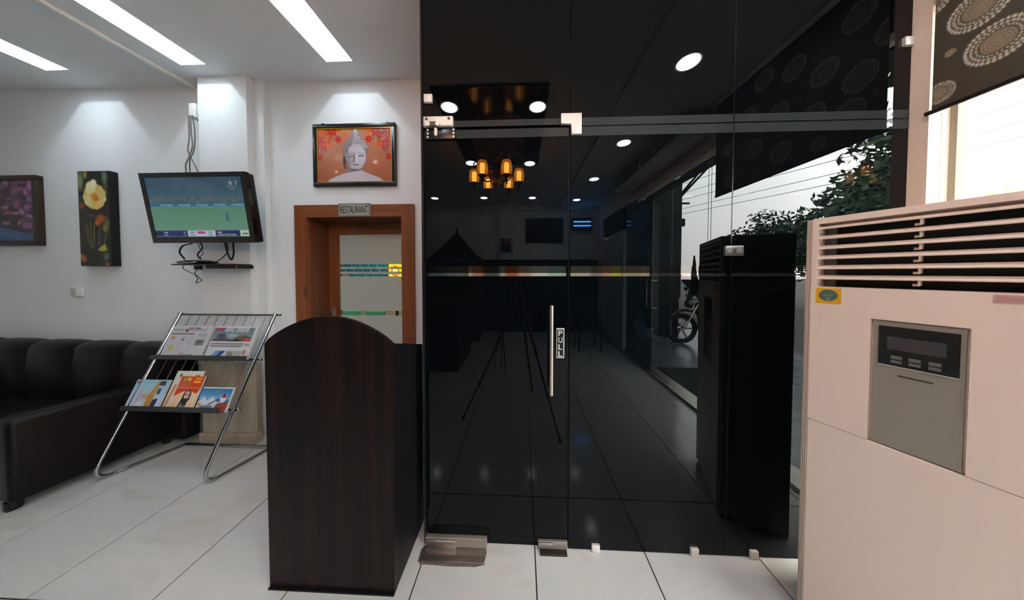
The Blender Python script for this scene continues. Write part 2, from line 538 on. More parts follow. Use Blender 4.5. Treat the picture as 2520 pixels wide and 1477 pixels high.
# street doors with star stickers
def star(cx, cz, r, plane_x, parent):
    arms = [(0.02, 1.0), (1.0, 0.12), (0.55, -1.0), (-0.45, -1.05), (-1.0, -0.05)]
    pts = []
    for k in range(5):
        a = math.radians(92 - 72 * k)
        L = r * (1.5 if k == 0 else 1.0)
        tip = (math.cos(a), math.sin(a)); side = (-tip[1], tip[0])
        pts += [(L * tip[0] + 0.05 * r * side[0], L * tip[1] + 0.05 * r * side[1]), (L * tip[0] - 0.05 * r * side[0], L * tip[1] - 0.05 * r * side[1])]
        b = math.radians(92 - 72 * k - 36)
        pts.append((0.42 * r * math.cos(b), 0.42 * r * math.sin(b)))
    s = MB().prism(pts, 0.001, (plane_x, cx, cz), (0, 1, 0), (0, 0, 1)).build('star_sticker', mat('sticker_grey', (150, 156, 150), 0.8), parent)
    e = [(0.30 * r * math.cos(t), 0.42 * r * math.sin(t)) for t in np.linspace(0, 2 * math.pi, 28)[:-1]]
    MB().prism(e, -0.0015, (plane_x, cx, cz), (0, 1, 0), (0, 0, 1)).build('sticker_oval', mat('sticker_dark', (34, 44, 42), 0.6), s)
    lettering('sticker_letter', 'G', (plane_x - 0.002, cx + 0.11 * r, cz - 0.2 * r), (0, -0.22 * r, 0), (0, 0, 0.4 * r), mat('sticker_pale', (120, 126, 120), 0.7), s)

for n, (y0, y1, gm, lab) in enumerate([(-1.19, -0.715, M_CLEAR, 'clear glass street door leaf with a star sticker, nearer the window'),
                                       (-1.69, -1.20, M_TINT, 'tinted glass street door leaf with a star sticker, farther from the window')]):
    d = thing('door_%d' % (3 + n), lab, 'door', (XR + 0.06, (y0 + y1) / 2, 0.03), kind='structure')
    MB().box((XR + 0.052, y0, 0.03), (XR + 0.062, y1, 2.72)).build('pane', gm, d)
    yh = (y1 - 0.06) if n == 1 else (y0 + 0.08)
    for dx in (-0.02,):
        MB().tube([(XR + 0.0, yh, 1.0), (XR + 0.0, yh, 1.42)], 0.012).build('handle', M_STEEL, d, True)
        MB().box((XR - 0.03, yh - 0.06, 1.40), (XR + 0.05, yh + 0.06, 1.415)).build('handle_bracket', M_STEEL, d)
        MB().box((XR - 0.03, yh - 0.06, 0.995), (XR + 0.05, yh + 0.06, 1.01)).build('handle_bracket', M_STEEL, d)
    star(-0.26 if n == 0 else -1.42, 1.36, 0.24, XR + 0.049, d if n == 1 else win2)

# ------------------------------------------------------------------ strip lights set in the ceiling
M_LAMP = mat('strip_lamp', (255, 255, 255), 0.5, emit=(226, 243, 255), estr=TROUGH)
M_TROUGH = mat('trough_white', (240, 240, 240), 0.6)
for k, (x0, x1, y0, y1) in enumerate(TROUGHS):
    lab = ['recessed white strip light above the blossom picture, farthest along the sofa wall',
           'recessed white strip light over the television, beside the ceiling conduit',
           'recessed white strip light nearest the glass partition, above the framed statue picture'][k]
    t = thing('strip_light', lab, 'ceiling light', ((x0 + x1) / 2, (y0 + y1) / 2, CZ), 'recessed strip lights')
    z1 = CZ + 0.20
    hb = MB()
    hb.box((x0 - 0.006, y0, CZ - 0.001), (x0, y1, z1)).box((x1, y0, CZ - 0.001), (x1 + 0.006, y1, z1))
    hb.box((x0, y1, CZ - 0.001), (x1, y1 + 0.006, z1)).box((x0, y0 - 0.006, CZ - 0.001), (x1, y0, z1))
    hb.build('housing', M_TROUGH, t)
    MB().box((x0, y0, CZ + 0.165), (x1, y1, CZ + 0.175)).build('diffuser', M_LAMP, t)
    ld = bpy.data.lights.new('strip_lamp_light', 'POINT'); ld.energy = TROUGH_POINT; ld.shadow_soft_size = 0.012; ld.color = (0.80, 0.93, 1.0)
    lo = bpy.data.objects.new('strip_lamp_light', ld); COL.objects.link(lo)
    lo.location = ((x0 + x1) / 2, y1 - 0.25, CZ + 0.13)
    attach(lo, t)

# ------------------------------------------------------------------ round downlights (their glow shows in the glass)
M_DOWN = mat('downlight_lens', (255, 255, 255), 0.5, emit=(247, 250, 255), estr=DOWN)
dls = [(-0.75, 2.563, CZ, 'by the wooden ceiling panel corner, street-side of the camera row'), (0.16, 2.593, CZ, ''), (-0.79, 3.858, CZ, ''), (0.12, 3.909, CZ, ''),
       (-2.02, 5.694, CZ, ''), (-0.876, 5.709, CZ, ''), (0.238, 5.754, CZ, '')]
rt = (CZR - 1.52) / (CZ - 1.52)
dls += [(1.364 * rt, 2.126 * rt, CZR, ''), (1.354 * rt, 3.39 * rt, CZR, ''), (1.329 * rt, 4.66 * rt, CZR, ''), (1.293 * rt, 5.955 * rt, CZR, '')]
DL = ['round white downlight at the near left corner of the dark ceiling panel', 'round white downlight at the near right corner of the dark ceiling panel',
      'round white downlight at the far left corner of the dark ceiling panel', 'round white downlight at the far right corner of the dark ceiling panel',
      'round white downlight above the pagoda-roofed kiosk, by the far wall', 'round white downlight above the small frame on the far wall',
      'round white downlight above the wide picture on the far wall', 'round white downlight above the air conditioner, largest in the mirrored row',
      'round white downlight beside the air curtain, second of the mirrored row', 'round white downlight by the street doors, third of the mirrored row',
      'round white downlight near the blue insect lamp, last of the mirrored row']
for k, (x, v, z, _) in enumerate(dls):
    zz = z - (0.022 if k < 4 else 0.0)
    t = thing('downlight', DL[k], 'downlight', (x, RY(v), zz), 'ceiling downlights')
    MB().lathe([(0.082, -0.002), (0.096, -0.004), (0.1, 0.0)], (x, RY(v), zz), 28).build('ring', M_WHITEP, t)
    MB().lathe([(0.0, -0.003), (0.08, -0.005), (0.081, -0.002)], (x, RY(v), zz), 28).build('lens', M_DOWN, t)

# dark wood ceiling panel above the chandelier
M_WENGE = noise_mat('ceiling_wood', (42, 26, 20), (62, 38, 26), scale=(12, 0.8, 1), nscale=1.6, rough=0.12)
px0, px1, py0, py1 = PANEL
cp = thing('ceiling_panel', 'glossy dark wood ceiling panel above the amber chandelier', 'ceiling panel', ((px0 + px1) / 2, (py0 + py1) / 2, CZ))
b = slab_holes(px0, px1, py0, py1, CZ - 0.022, CZ, [(-0.65, 0.03, RY(3.68), RY(2.72))])
b.build('border', M_WENGE, cp)
MB().box((-0.65, RY(3.68), CZ - 0.012), (0.03, RY(2.72), CZ)).build('inset', noise_mat('ceiling_wood_pale', (104, 84, 72), (120, 98, 84), scale=(10, 1, 1), nscale=2, rough=0.12), cp)

# white conduit along the ceiling
tag(MB().rbox((-3.055, -1.0, CZ - 0.028), (-3.02, YB, CZ), 0.004).build('cable_conduit', M_WHITEP), 'slim white cable conduit running along the ceiling beside a strip light', 'conduit')

# ================================================================== DARK GLASS PARTITION
T = 0.012
def pane_stack(x0, x1, z0, z1, parent):
    """one sheet: dark film with a clear slit and a frosted band across it at eye height"""
    cuts = [(0, 1.502, 'pane', M_FILM), (1.502, 1.519, 'clear_slit', M_CLEAR), (1.519, 1.556, 'frosted_band', M_BAND), (1.556, 9, 'pane', M_FILM)]
    for a, b_, nm, m in cuts:
        lo, hi = max(a, z0), min(b_, z1)
        if hi - lo < 0.002: continue
        if nm == 'clear_slit' or nm == 'frosted_band':
            MB().quad((x0, G + 0.004, lo), (x1, G + 0.004, lo), (x1, G + 0.004, hi), (x0, G + 0.004, hi)).build(nm, m, parent)
        else:
            MB().box((x0, G, lo), (x1, G + T, hi)).build(nm, m, parent)
def head_band(x0, x1, z0, z1, parent):
    MB().box((x0, G - 0.0008, z0), (x1, G, z1)).build('header_band', M_HEADBAND, parent)

part = thing('wall_partition', 'black tinted glass partition panels mirroring the lobby', 'glass partition', (0.7, G, 0), kind='structure')
pane_stack(0.256, 1.086, 0.004, 3.2, part)
pane_stack(1.092, 1.936, 0.004, 3.2, part)
pane_stack(-0.532, 0.252, 2.302, 3.25, part)
head_band(0.256, 1.086, 2.243, 2.290, part); head_band(1.092, 1.936, 2.243, 2.290, part)
head_band(0.256, 1.086, 2.297, 2.337, part); head_band(1.092, 1.936, 2.297, 2.337, part)
head_band(-0.532, 0.252, 2.304, 2.337, part)
MB().box((1.0865, G - 0.001, 0.004), (1.0915, G + T, 3.2)).build('glass_joint', M_EDGE, part)
MB().box((-0.546, G - 0.004, 0.0), (-0.534, G + T + 0.01, 3.25)).build('edge_channel', mat('edge_channel', (36, 42, 46), 0.12, 0.6), part)
M_SEAL = mat('seal', (4, 5, 5), 0.6, spec=0.2)
MB().box((0.240, G + T + 0.001, 0.0), (0.262, G + T + 0.006, 3.25)).build('seal', M_SEAL, part)
MB().box((1.080, G + T + 0.001, 0.0), (1.098, G + T + 0.006, 3.25)).build('seal', M_SEAL, part)
MB().box((-0.545, G + T + 0.001, 0.0), (-0.520, G + T + 0.006, 3.25)).build('seal', M_SEAL, part)
MB().box((-0.545, G + T + 0.001, 2.280), (0.262, G + T + 0.006, 2.310)).build('seal', M_SEAL, part)
MB().box((-0.545, G + T + 0.001, 0.0), (1.94, G + T + 0.006, 0.045)).build('seal', M_SEAL, part)
MB().box((1.925, G + T + 0.001, 0.0), (1.945, G + T + 0.006, 3.25)).build('seal', M_SEAL, part)
def clip(x0, x1, z0, z1, nm='glass_clamp', m=M_SATIN, d=0.014):
    return MB().rbox((x0, G - d, z0), (x1, G + T + d, z1), 0.003).build(nm, m, part, True)
clip(0.381, 0.424, 0.001, 0.040); clip(0.905, 0.946, 0.004, 0.044); clip(1.213, 1.253, 0.004, 0.044)
clip(-0.526, -0.481, 2.432, 2.476); clip(1.890, 1.932, 2.645, 2.687)
c = clip(1.049, 1.142, 1.608, 1.661, 'double_clamp', mat('clamp_steel', (120, 120, 122), 0.3, 0.8))
for xx in (1.072, 1.119):
    MB().lathe([(0.0, -0.0185), (0.014, -0.018), (0.016, -0.014)], (xx, G, 1.634), 16, 'y').build('clamp_bolt', M_STEEL, c, True)
# L-shaped corner fitting
L = [(0.204, 2.300), (0.204, 2.354), (0.311, 2.354), (0.311, 2.246), (0.258, 2.246), (0.258, 2.300)]
MB().prism(L, 0.016, (0, G, 0), (1, 0, 0), (0, 0, 1)).bevel(0.002).build('corner_fitting', M_SATIN, part, True)
# top lock plate on the transom
lk = MB().rbox((-0.526, G - 0.022, 2.300), (-0.367, G, 2.352), 0.004).build('lock_plate', M_SATIN, part, True)
for xx in (-0.508, -0.388):
    MB().lathe([(0.0, -0.026), (0.006, -0.026), (0.007, -0.02)], (xx, G, 2.338), 12, 'y').build('screw', M_BLACK, lk)
MB().rbox((-0.508, G - 0.03, 2.293), (-0.436, G - 0.018, 2.322), 0.006).build('latch_shell', mat('latch_dark', (60, 58, 56), 0.4), lk, True)
for xx in (-0.497, -0.444):
    MB().lathe([(0.0, -0.036), (0.012, -0.036), (0.012, -0.024)], (xx, G, 2.306), 16, 'y').build('latch_roller', M_SATIN, lk, True)

# the swinging leaf
door2 = thing('door_2', 'dark tinted glass entrance door with steel bar handle and PULL plate', 'glass door', (-0.14, G, 0), kind='structure')
pane_stack(-0.526, 0.246, 0.03, 2.290, door2)
head_band(-0.526, 0.246, 2.243, 2.288, door2)
MB().box((0.2468, G - 0.001, 0.03), (0.2505, G + T, 2.29)).build('glass_edge', M_EDGE, door2)
pf = MB().rbox((-0.515, G - 0.012, 2.236), (-0.356, G, 2.292), 0.003).build('patch_fitting', mat('patch_dark', (26, 28, 32), 0.25, 0.4), door2, True)
for xx in (-0.505, -0.365):
    for zz in (2.247, 2.266, 2.284):
        MB().lathe([(0.0, -0.016), (0.005, -0.016), (0.006, -0.011)], (xx, G, zz), 10, 'y').build('screw', M_SATIN, pf)
MB().rbox((-0.468, G - 0.024, 2.250), (-0.452, G - 0.008, 2.292), 0.004).build('latch_bolt', M_SATIN, pf, True)
bp = MB().rbox((-0.534, G - 0.020, 0.0), (-0.192, G + T, 0.056), 0.003).build('floor_spring_plate', mat('old_steel', (140, 132, 124), 0.3, 0.5), door2, True)
MB().rbox((-0.532, G - 0.030, 0.004), (-0.362, G - 0.018, 0.046), 0.004).build('patch_cover', M_STEEL, bp, True)
MB().rbox((-0.540, G - 0.092, 0.0), (-0.195, G - 0.018, 0.007), 0.002).build('floor_plate', mat('floor_plate', (138, 130, 124), 0.25, 0.8), door2, True)
b2 = MB().rbox((0.090, G - 0.014, 0.010), (0.250, G + T, 0.052), 0.003).build('bottom_lock', MATS['old_steel'], door2, True)
MB().rbox((0.094, G - 0.022, 0.030), (0.170, G - 0.012, 0.050), 0.003).build('lock_cover', M_STEEL, b2, True)
MB().rbox((0.100, G - 0.040, 0.0), (0.245, G - 0.010, 0.010), 0.002).build('strike_plate', mat('strike_dark', (62, 58, 54), 0.4, 0.8), door2, True)
# ragged cement patch around the floor spring
cx = []
for k in range(40):
    a = 2 * math.pi * k / 40
    ex, ey = 0.180 * (abs(math.cos(a)) ** 0.3) * math.copysign(1, math.cos(a)), 0.047 * (abs(math.sin(a)) ** 0.3) * math.copysign(1, math.sin(a))
    cx.append((ex + random.uniform(-0.006, 0.006), ey + random.uniform(-0.006, 0.004)))
MB().prism(cx, 0.0012, (-0.37, G - 0.056, 0.0), (1, 0, 0), (0, 1, 0)).build('cement_patch', noise_mat('cement', (120, 104, 94), (92, 80, 74), nscale=60, rough=0.95), door2)
hd = MB().tube([(0.153, G - 0.055, 0.882), (0.153, G - 0.055, 1.351)], 0.011, 20).build('handle', M_STEEL, door2, True)
for zz in (0.95, 1.285):
    MB().tube([(0.153, G - 0.05, zz), (0.153, G, zz)], 0.008, 12).build('handle_standoff', M_STEEL, hd, True)
pl = MB().rbox((0.186, G - 0.004, 1.060), (0.228, G, 1.222), 0.0018).build('pull_plate', mat('plate_pale', (205, 205, 198), 0.35, 0.4), door2, True)
MB().rbox((0.190, G - 0.0046, 1.066), (0.224, G - 0.003, 1.216), 0.0005).build('plate_field', mat('plate_field', (10, 12, 12), 0.3), pl)
for k, ch in enumerate('PULL'):
    z = 1.182 - k * 0.0375
    lettering('plate_letter', ch, (0.197, G - 0.0046, z), (0.020, 0, 0), (0, 0, 0.028), mat('letter_pale', (214, 214, 206), 0.4), pl, 0.0012)
label_part(pl, 'small upright plate reading PULL')

# ================================================================== RESTAURANT DOORWAY
door1 = thing('door_1', 'wood framed door with frosted glass under the restaurant sign', 'door', (-1.52, 2.3, 0), kind='structure')
MB().box((-2.073, 2.18, 0), (DX0, YB + 0.002, 2.135)).build('casing', M_WOOD, door1)
MB().box((DX1, 2.18, 0), (-0.968, YB + 0.002, 2.135)).build('casing', M_WOOD, door1)
MB().box((DX0, 2.18, DZ), (DX1, YB + 0.002, 2.135)).build('casing_head', M_WOODH, door1)
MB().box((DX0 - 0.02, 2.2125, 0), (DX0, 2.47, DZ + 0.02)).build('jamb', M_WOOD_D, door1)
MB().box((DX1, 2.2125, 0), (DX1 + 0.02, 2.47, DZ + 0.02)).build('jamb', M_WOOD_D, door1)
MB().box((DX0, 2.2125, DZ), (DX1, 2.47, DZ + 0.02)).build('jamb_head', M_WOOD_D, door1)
leafp = MB()
leafp.box((DX0, 2.44, 0.01), (-1.858, 2.48, DZ)).build('stile', M_WOOD, door1)
MB().box((-1.17, 2.44, 0.01), (DX1, 2.48, DZ)).build('stile', M_WOOD, door1)
MB().box((-1.858, 2.44, 1.91), (-1.17, 2.48, DZ)).build('top_rail', M_WOODH, door1)
MB().box((-1.858, 2.44, 0.01), (-1.17, 2.48, 0.22)).build('bottom_rail', M_WOODH, door1)
M_FROST = mat('frosted_glass', (206, 210, 204), 0.45)
_t = M_FROST.node_tree
_tl = _t.nodes.new('ShaderNodeBsdfTranslucent'); _tl.inputs['Color'].default_value = (0.7, 0.75, 0.72, 1)
_mx = _t.nodes.new('ShaderNodeMixShader'); _mx.inputs[0].default_value = 0.35
_t.links.new(_t.nodes['Principled BSDF'].outputs[0], _mx.inputs[1]); _t.links.new(_tl.outputs[0], _mx.inputs[2])
_t.links.new(_mx.outputs[0], _t.nodes['Material Output'].inputs['Surface'])
for a, b_ in [(0.22, 1.084), (1.135, 1.484), (1.508, 1.532), (1.560, 1.579), (1.609, 1.91)]:
    MB().box((-1.858, 2.455, a), (-1.17, 2.463, b_)).build('frosted_pane', M_FROST, door1)
for a, b_ in [(1.084, 1.135), (1.484, 1.508), (1.532, 1.560), (1.579, 1.609)]:
    MB().quad((-1.858, 2.459, a), (-1.17, 2.459, a), (-1.17, 2.459, b_), (-1.858, 2.459, b_)).build('clear_stripe', M_CLEAR, door1)
dh = MB().tube([(-1.925, 2.44, 1.11), (-1.925, 2.395, 1.11), (-1.90, 2.39, 1.112), (-1.88, 2.39, 1.105)], 0.010, 12).build('handle', M_CHROME, door1, True)
MB().rbox((-1.945, 2.432, 0.98), (-1.905, 2.44, 1.17), 0.003).build('handle_plate', M_STEEL, door1)
MB().box((-1.995, 2.174, 1.30), (-1.963, 2.182, 1.40)).build('strike_mark', M_WOOD_D, door1)

sg = thing('restaurant_sign', 'small silver sign plate reading RESTAURANT on the door head', 'sign', (-1.5, 2.16, 2.03))
MB().rbox((-1.647, 2.165, 2.028), (-1.355, 2.18, 2.143), 0.002).build('plate', mat('sign_plate', (168, 170, 162), 0.3, 0.15), sg)
for a, b_ in (((-1.64, 2.1635, 2.034), (-1.362, 2.165, 2.0365)), ((-1.64, 2.1635, 2.1345), (-1.362, 2.165, 2.137)), ((-1.64, 2.1635, 2.0365), (-1.637, 2.165, 2.1345)), ((-1.365, 2.1635, 2.0365), (-1.362, 2.165, 2.1345))):
    MB().box(a, b_).build('border_line', M_BLACKM, sg)
lettering('sign_text', 'RESTAURANT', (-1.628, 2.1645, 2.053), (0.254, 0, 0), (0, 0, 0.066), M_BLACKM, sg, 0.0015)

# ------------------------------------------------------------------ the restaurant beyond (glimpsed through clear stripes)
rf = struct('floor_restaurant', MB().box((-6.0, 2.47, -0.06), (XR + 0.2, 5.3, -0.002)).box((-0.54, G + 0.03, -0.06), (XR + 0.1, 2.47, -0.002)), M_TILE, 'pale restaurant floor beyond the doorway', 'floor')
rw = MB().box((-6.0, 5.2, 0), (XR + 0.2, 5.3, 3.2)).box((-6.1, 2.46, 0), (-6.0, 5.3, 3.2)).box((XR + 0.121, 1.37, 0), (XR + 0.2, 5.3, CZ + 0.24))
rwall = struct('wall_restaurant', rw, mat('restaurant_wall', (176, 160, 140), 0.8), 'warm beige far wall of the restaurant', 'wall')
struct('ceiling_restaurant', MB().box((-6.0, 2.46, 3.2), (XR + 0.2, 5.3, 3.26)).box((-0.54, G + 0.02, 3.26), (XR + 0.2, 2.6, 3.3)), M_CEIL, 'restaurant ceiling beyond the doorway', 'ceiling')
for x, lab in ((-2.6, 'square ceiling lamp of the restaurant behind the wooden door'), (1.2, 'square ceiling lamp of the restaurant behind the dark glass')):
    lamp = thing('restaurant_lamp', lab, 'ceiling light', (x, 3.9, 3.18), 'restaurant lamps')
    MB().box((x - 0.35, 3.6, 3.175), (x + 0.35, 4.3, 3.2)).build('frame', M_WHITEP, lamp)
    MB().box((x - 0.33, 3.62, 3.168), (x + 0.33, 4.28, 3.175)).build('diffuser', mat('restaurant_diffuser', (255, 255, 255), 0.5, emit=(255, 246, 232), estr=22.0), lamp)
# turquoise wall panel, yellow light box, mint chair backs
im = Img(80, 40, (28, 120, 132))
for k in range(9):
    im.line(k * 0.12 - 0.05, 0.0, k * 0.12 + 0.25, 1.0, 0.008, (150, 200, 205)); im.line(k * 0.12 + 0.25, 0.0, k * 0.12 - 0.05, 1.0, 0.008, (20, 70, 90))
im.rect(0.0, 0.55, 0.25, 0.9, (196, 150, 130)); im.rect(0.4, 0.6, 0.8, 0.85, (60, 64, 96)); im.noise(0.12)
pn = thing('wall_panel', 'turquoise patterned wall panel seen through the door stripes', 'wall panel', (-3.2, 5.19, 1.2))
MB().box((-4.1, 5.17, 1.1), (-2.55, 5.2, 1.95)).build('backing', M_BLACKM, pn)
grid_print('print', im, (-4.1, 5.168, 1.95), (1.55, 0, 0), (0, 0, -0.85), M_PRINT, pn)
lb = thing('light_box', 'glowing yellow light box seen through the door stripes', 'light box', (-1.9, 3.6, 0))
im = Img(40, 60, (250, 214, 30)); im.ell(0.5, 0.45, 0.3, 0.2, (190, 110, 20)); im.ell(0.5, 0.45, 0.2, 0.13, (250, 230, 90)); im.rect(0.1, 0.75, 0.9, 0.82, (200, 130, 20))
MB().box((-2.0, 3.6, 1.30), (-1.76, 3.68, 1.75)).build('case', mat('lightbox_case', (150, 80, 20), 0.5), lb)
grid_print('face', im, (-1.98, 3.598, 1.73), (0.2, 0, 0), (0, 0, -0.41), print_mat('lightbox_face', 0.4, emit=1.1), lb)
MB().cyl((-1.88, 3.64, 0), (-1.88, 3.64, 1.3), 0.02).build('post', M_BLACK, lb)
M_MINT = mat('mint_fabric', (90, 190, 150), 0.6)
for k, x in enumerate((-2.58, -2.2)):
    ch = thing('dining_chair', ['mint green chair back glimpsed low through the door glass, nearer the handle', 'mint green chair back glimpsed low through the door glass, farther from the handle'][k], 'chair', (x, 3.75, 0), 'restaurant chairs')
    MB().rbox((x - 0.15, 3.60, 0.52), (x + 0.15, 3.64, 0.95), 0.012).build('backrest', M_MINT, ch, True)
    MB().rbox((x - 0.16, 3.60, 0.43), (x + 0.16, 3.98, 0.48), 0.015).build('seat', M_MINT, ch, True)
    for sx in (-0.14, 0.14):
        for y in (3.62, 3.95):
            MB().cyl((x + sx, y, 0), (x + sx, y, 0.44), 0.014, 8).build('leg', M_BLACK, ch)
# bright wall strip of pictures level with the slit in the glass
mu = thing('wall_mural', 'bright multicoloured picture frieze behind the clear slit of the dark glass', 'mural', (0.5, 5.19, 1.2))
im = Img(110, 16, (176, 166, 150))
xs_ = 0.0
pal = [(190, 196, 190), (150, 140, 128), (214, 160, 120), (196, 204, 60), (120, 150, 60), (206, 206, 210), (214, 140, 100), (96, 90, 84), (190, 210, 205), (214, 116, 70), (224, 200, 170), (236, 240, 238), (180, 220, 215), (200, 190, 160)]
k = 0
while xs_ < 1.0:
    wd_ = 0.03 + 0.06 * random.random()
    im.rect(xs_, 0, xs_ + wd_, 1, pal[k % len(pal)]); xs_ += wd_; k += 1
MB().box((-2.2, 5.17, 1.2), (2.04, 5.2, 1.8)).build('backing', M_BLACKM, mu)
grid_print('print', im, (-2.2, 5.168, 1.8), (4.24, 0, 0), (0, 0, -0.6), M_PRINT, mu)

tag(MB().box((2.02, 1.45, 0.0), (2.06, 4.0, 3.1)).build('slit_dark_panel', M_BLACKM), 'black panel added on the restaurant side wall to darken the slit in the glass', 'wall panel')  # added panel, makes the clear slit go dark past the frieze

# ================================================================== PODIUM
pod = thing('podium', 'dark ebony laminate reception podium with an arched front panel', 'podium', (-0.9, 1.25, 0))
arch = [(-1.214, 0.0), (-0.6, 0.0), (-0.6, 1.19)]
for k in range(1, 24):
    t = k / 24
    x = -0.6 - 0.614 * t
    arch.append((x, 1.188 + 0.129 * math.sin(math.pi * t) ** 0.8))
arch.append((-1.214, 1.186))
MB().prism(arch, 0.022, (0, 1.132, 0), (1, 0, 0), (0, 0, 1)).build('front_panel', M_EBONY, pod)
side = [(1.132, 0.0), (1.462, 0.0), (1.462, 1.089), (1.132, 1.188)]
MB().prism([(y, z) for y, z in side], 0.018, (-0.619, 0, 0), (0, 1, 0), (0, 0, 1)).build('side_panel', M_EBONY_SIDE, pod)
MB().prism([(y, z) for y, z in side], 0.018, (-1.214, 0, 0), (0, 1, 0), (0, 0, 1)).build('side_panel', M_EBONY_SIDE, pod)
MB().prism([(1.132, 1.165), (1.46, 1.066), (1.46, 1.084), (1.132, 1.183)], 0.576, (-1.196, 0, 0), (0, 1, 0), (0, 0, 1)).build('sloped_top', M_EBONY, pod)
MB().box((-1.196, 1.14, 0.60), (-0.62, 1.45, 0.618)).build('shelf', M_EBONY_SIDE, pod)
MB().box((-1.214, 1.10, 0.0), (-0.6, 1.111, 0.008)).build('foot_strip', M_EBONY_SIDE, pod)

# ================================================================== TELEVISION AND ITS WIRING
def frame(O, U, V):
    O, U, V = Vector(O), Vector(U).normalized(), Vector(V).normalized()
    N = U.cross(V)
    return Matrix(((U.x, V.x, N.x, O.x), (U.y, V.y, N.y, O.y), (U.z, V.z, N.z, O.z), (0, 0, 0, 1)))

TVM = frame((-3.048, 1.93, 1.766), (1, 0, 0), (0, -0.07, 0.545))
TW, TH = 0.885, 0.55
tv = thing('television', 'black flat television tilted out from the wall, showing a cricket match', 'television', (-2.6, 2.0, 1.76))
bz = MB()
for a, b_ in (((0, 0, -0.03), (TW, 0.050, 0.0)), ((0, TH - 0.036, -0.03), (TW, TH, 0.0)), ((0, 0.05, -0.03), (0.036, TH - 0.036, 0.0)), ((TW - 0.042, 0.05, -0.03), (TW, TH - 0.036, 0.0))):
    bz.box(a, b_, TVM)
bz.build('bezel', M_TVB, tv)
MB().rbox((0.004, 0.004, -0.075), (TW - 0.004, TH - 0.004, -0.028), 0.012, 3, TVM).build('back_shell', M_BLACK, tv, True)
MB().rbox((0.30, 0.08, -0.165), (0.60, 0.40, -0.07), 0.01, 2, TVM).build('wall_bracket', M_BLACK, tv)
im = Img(230, 130, (40, 74, 98))
im.vgrad((44, 78, 102), (66, 98, 116), 0.0, 0.33); im.noise(0.07, 14)
for k in range(5):
    im.poly([(0.12 + 0.05 * k, 0.0), (0.30 + 0.06 * k, 0.0), (0.62 + 0.08 * k, 0.30), (0.5 + 0.08 * k, 0.32)], (74, 106, 124), 0.18)
im.rect(0.0, 0.30, 1.0, 0.435, (74, 100, 112)); 
for k in range(70):
    x = random.random(); y = 0.32 + 0.1 * random.random()
    im.ell(x, y, 0.008 + 0.012 * random.random(), 0.015, random.choice([(104, 124, 130), (58, 84, 98), (120, 132, 128)]), 0.6)
im.rect(0.0, 0.435, 1.0, 0.482, (40, 112, 148)); im.rect(0.0, 0.482, 1.0, 0.498, (110, 150, 160))
im.vgrad((92, 142, 116), (112, 160, 138), 0.498, 1.0)
im.ell(0.3, 0.75, 0.5, 0.15, (98, 150, 120), 0.5, 0.8)
# fielder in blue
im.ell(0.790, 0.60, 0.006, 0.014, (40, 60, 110)); im.poly([(0.783, 0.62), (0.798, 0.62), (0.797, 0.68), (0.786, 0.68)], (30, 66, 150)); im.line(0.787, 0.68, 0.784, 0.74, 0.004, (24, 54, 130)); im.line(0.795, 0.68, 0.812, 0.73, 0.004, (24, 54, 130)); im.line(0.796, 0.63, 0.806, 0.60, 0.003, (40, 70, 140))
# score bar
im.rect(0.0, 0.895, 1.0, 0.99, (36, 40, 110)); im.rect(0.01, 0.905, 0.06, 0.985, (40, 36, 60)); im.rect(0.345, 0.895, 0.64, 0.99, (196, 204, 216)); im.rect(0.45, 0.905, 0.53, 0.945, (190, 50, 170))
im.rect(0.64, 0.895, 0.65, 0.99, (170, 40, 60)); im.rect(0.9, 0.895, 1.0, 0.99, (200, 210, 200)); im.rect(0.92, 0.935, 0.985, 0.965, (40, 130, 70))
for y in (0.915, 0.96):
    im.rect(0.09, y, 0.13, y + 0.02, (170, 180, 220)); im.rect(0.30, y, 0.32, y + 0.02, (190, 160, 120))
    im.rect(0.66, y, 0.71, y + 0.02, (190, 190, 220)); im.rect(0.37, y, 0.42, y + 0.015, (90, 110, 150)); im.rect(0.56, y, 0.61, y + 0.015, (90, 110, 150))
for k in range(9): im.ell(0.68 + 0.021 * k, 0.968, 0.008, 0.014, (190, 190, 190) if k % 3 else (190, 180, 60))
O = TVM @ Vector((0.036, TH - 0.036, -0.004)); U = TVM.to_3x3() @ Vector((TW - 0.078, 0, 0)); V = TVM.to_3x3() @ Vector((0, -(TH - 0.086), 0))
scr = grid_print('screen', im, O, U, V, M_SCREEN, tv)
label_part(scr, 'lit screen with green cricket field and blue stands')
M_SCRT = mat('screen_lettering', (10, 10, 10), 0.5, emit=(150, 196, 214), estr=0.7)
def on_scr(u, v): return np.array(O) + np.array(U) * u + np.array(V) * v
for k in range(5):
    lettering('screen_text', 'HYUNDAI', on_scr(0.12 + 0.185 * k, 0.474) + np.array([0, -0.001, 0]), np.array(U) * 0.125, -np.array(V) * 0.028, M_SCRT, scr, 0.0005)
st = []
for k in range(10):
    a = math.pi / 2 + k * math.pi / 5; r_ = 0.026 if k % 2 == 0 else 0.011
    st.append((r_ * math.cos(a), r_ * math.sin(a)))
c0 = on_scr(0.885, 0.10)
MB().prism(st, 0.0006, tuple(c0 + np.array([0, -0.0005, 0])), tuple(U.normalized()), tuple(-V.normalized())).build('channel_star', mat('screen_pale', (10, 10, 10), 0.5, emit=(150, 160, 160), estr=0.5), scr)
lettering('screen_text', '1', on_scr(0.935, 0.135) + np.array([0, -0.001, 0]), np.array(U) * 0.014, -np.array(V) * 0.075, MATS['screen_pale'], scr, 0.0005)
lettering('screen_text', 'STAR SPORTS', on_scr(0.845, 0.18) + np.array([0, -0.001, 0]), np.array(U) * 0.105, -np.array(V) * 0.025, MATS['screen_pale'], scr, 0.0005)
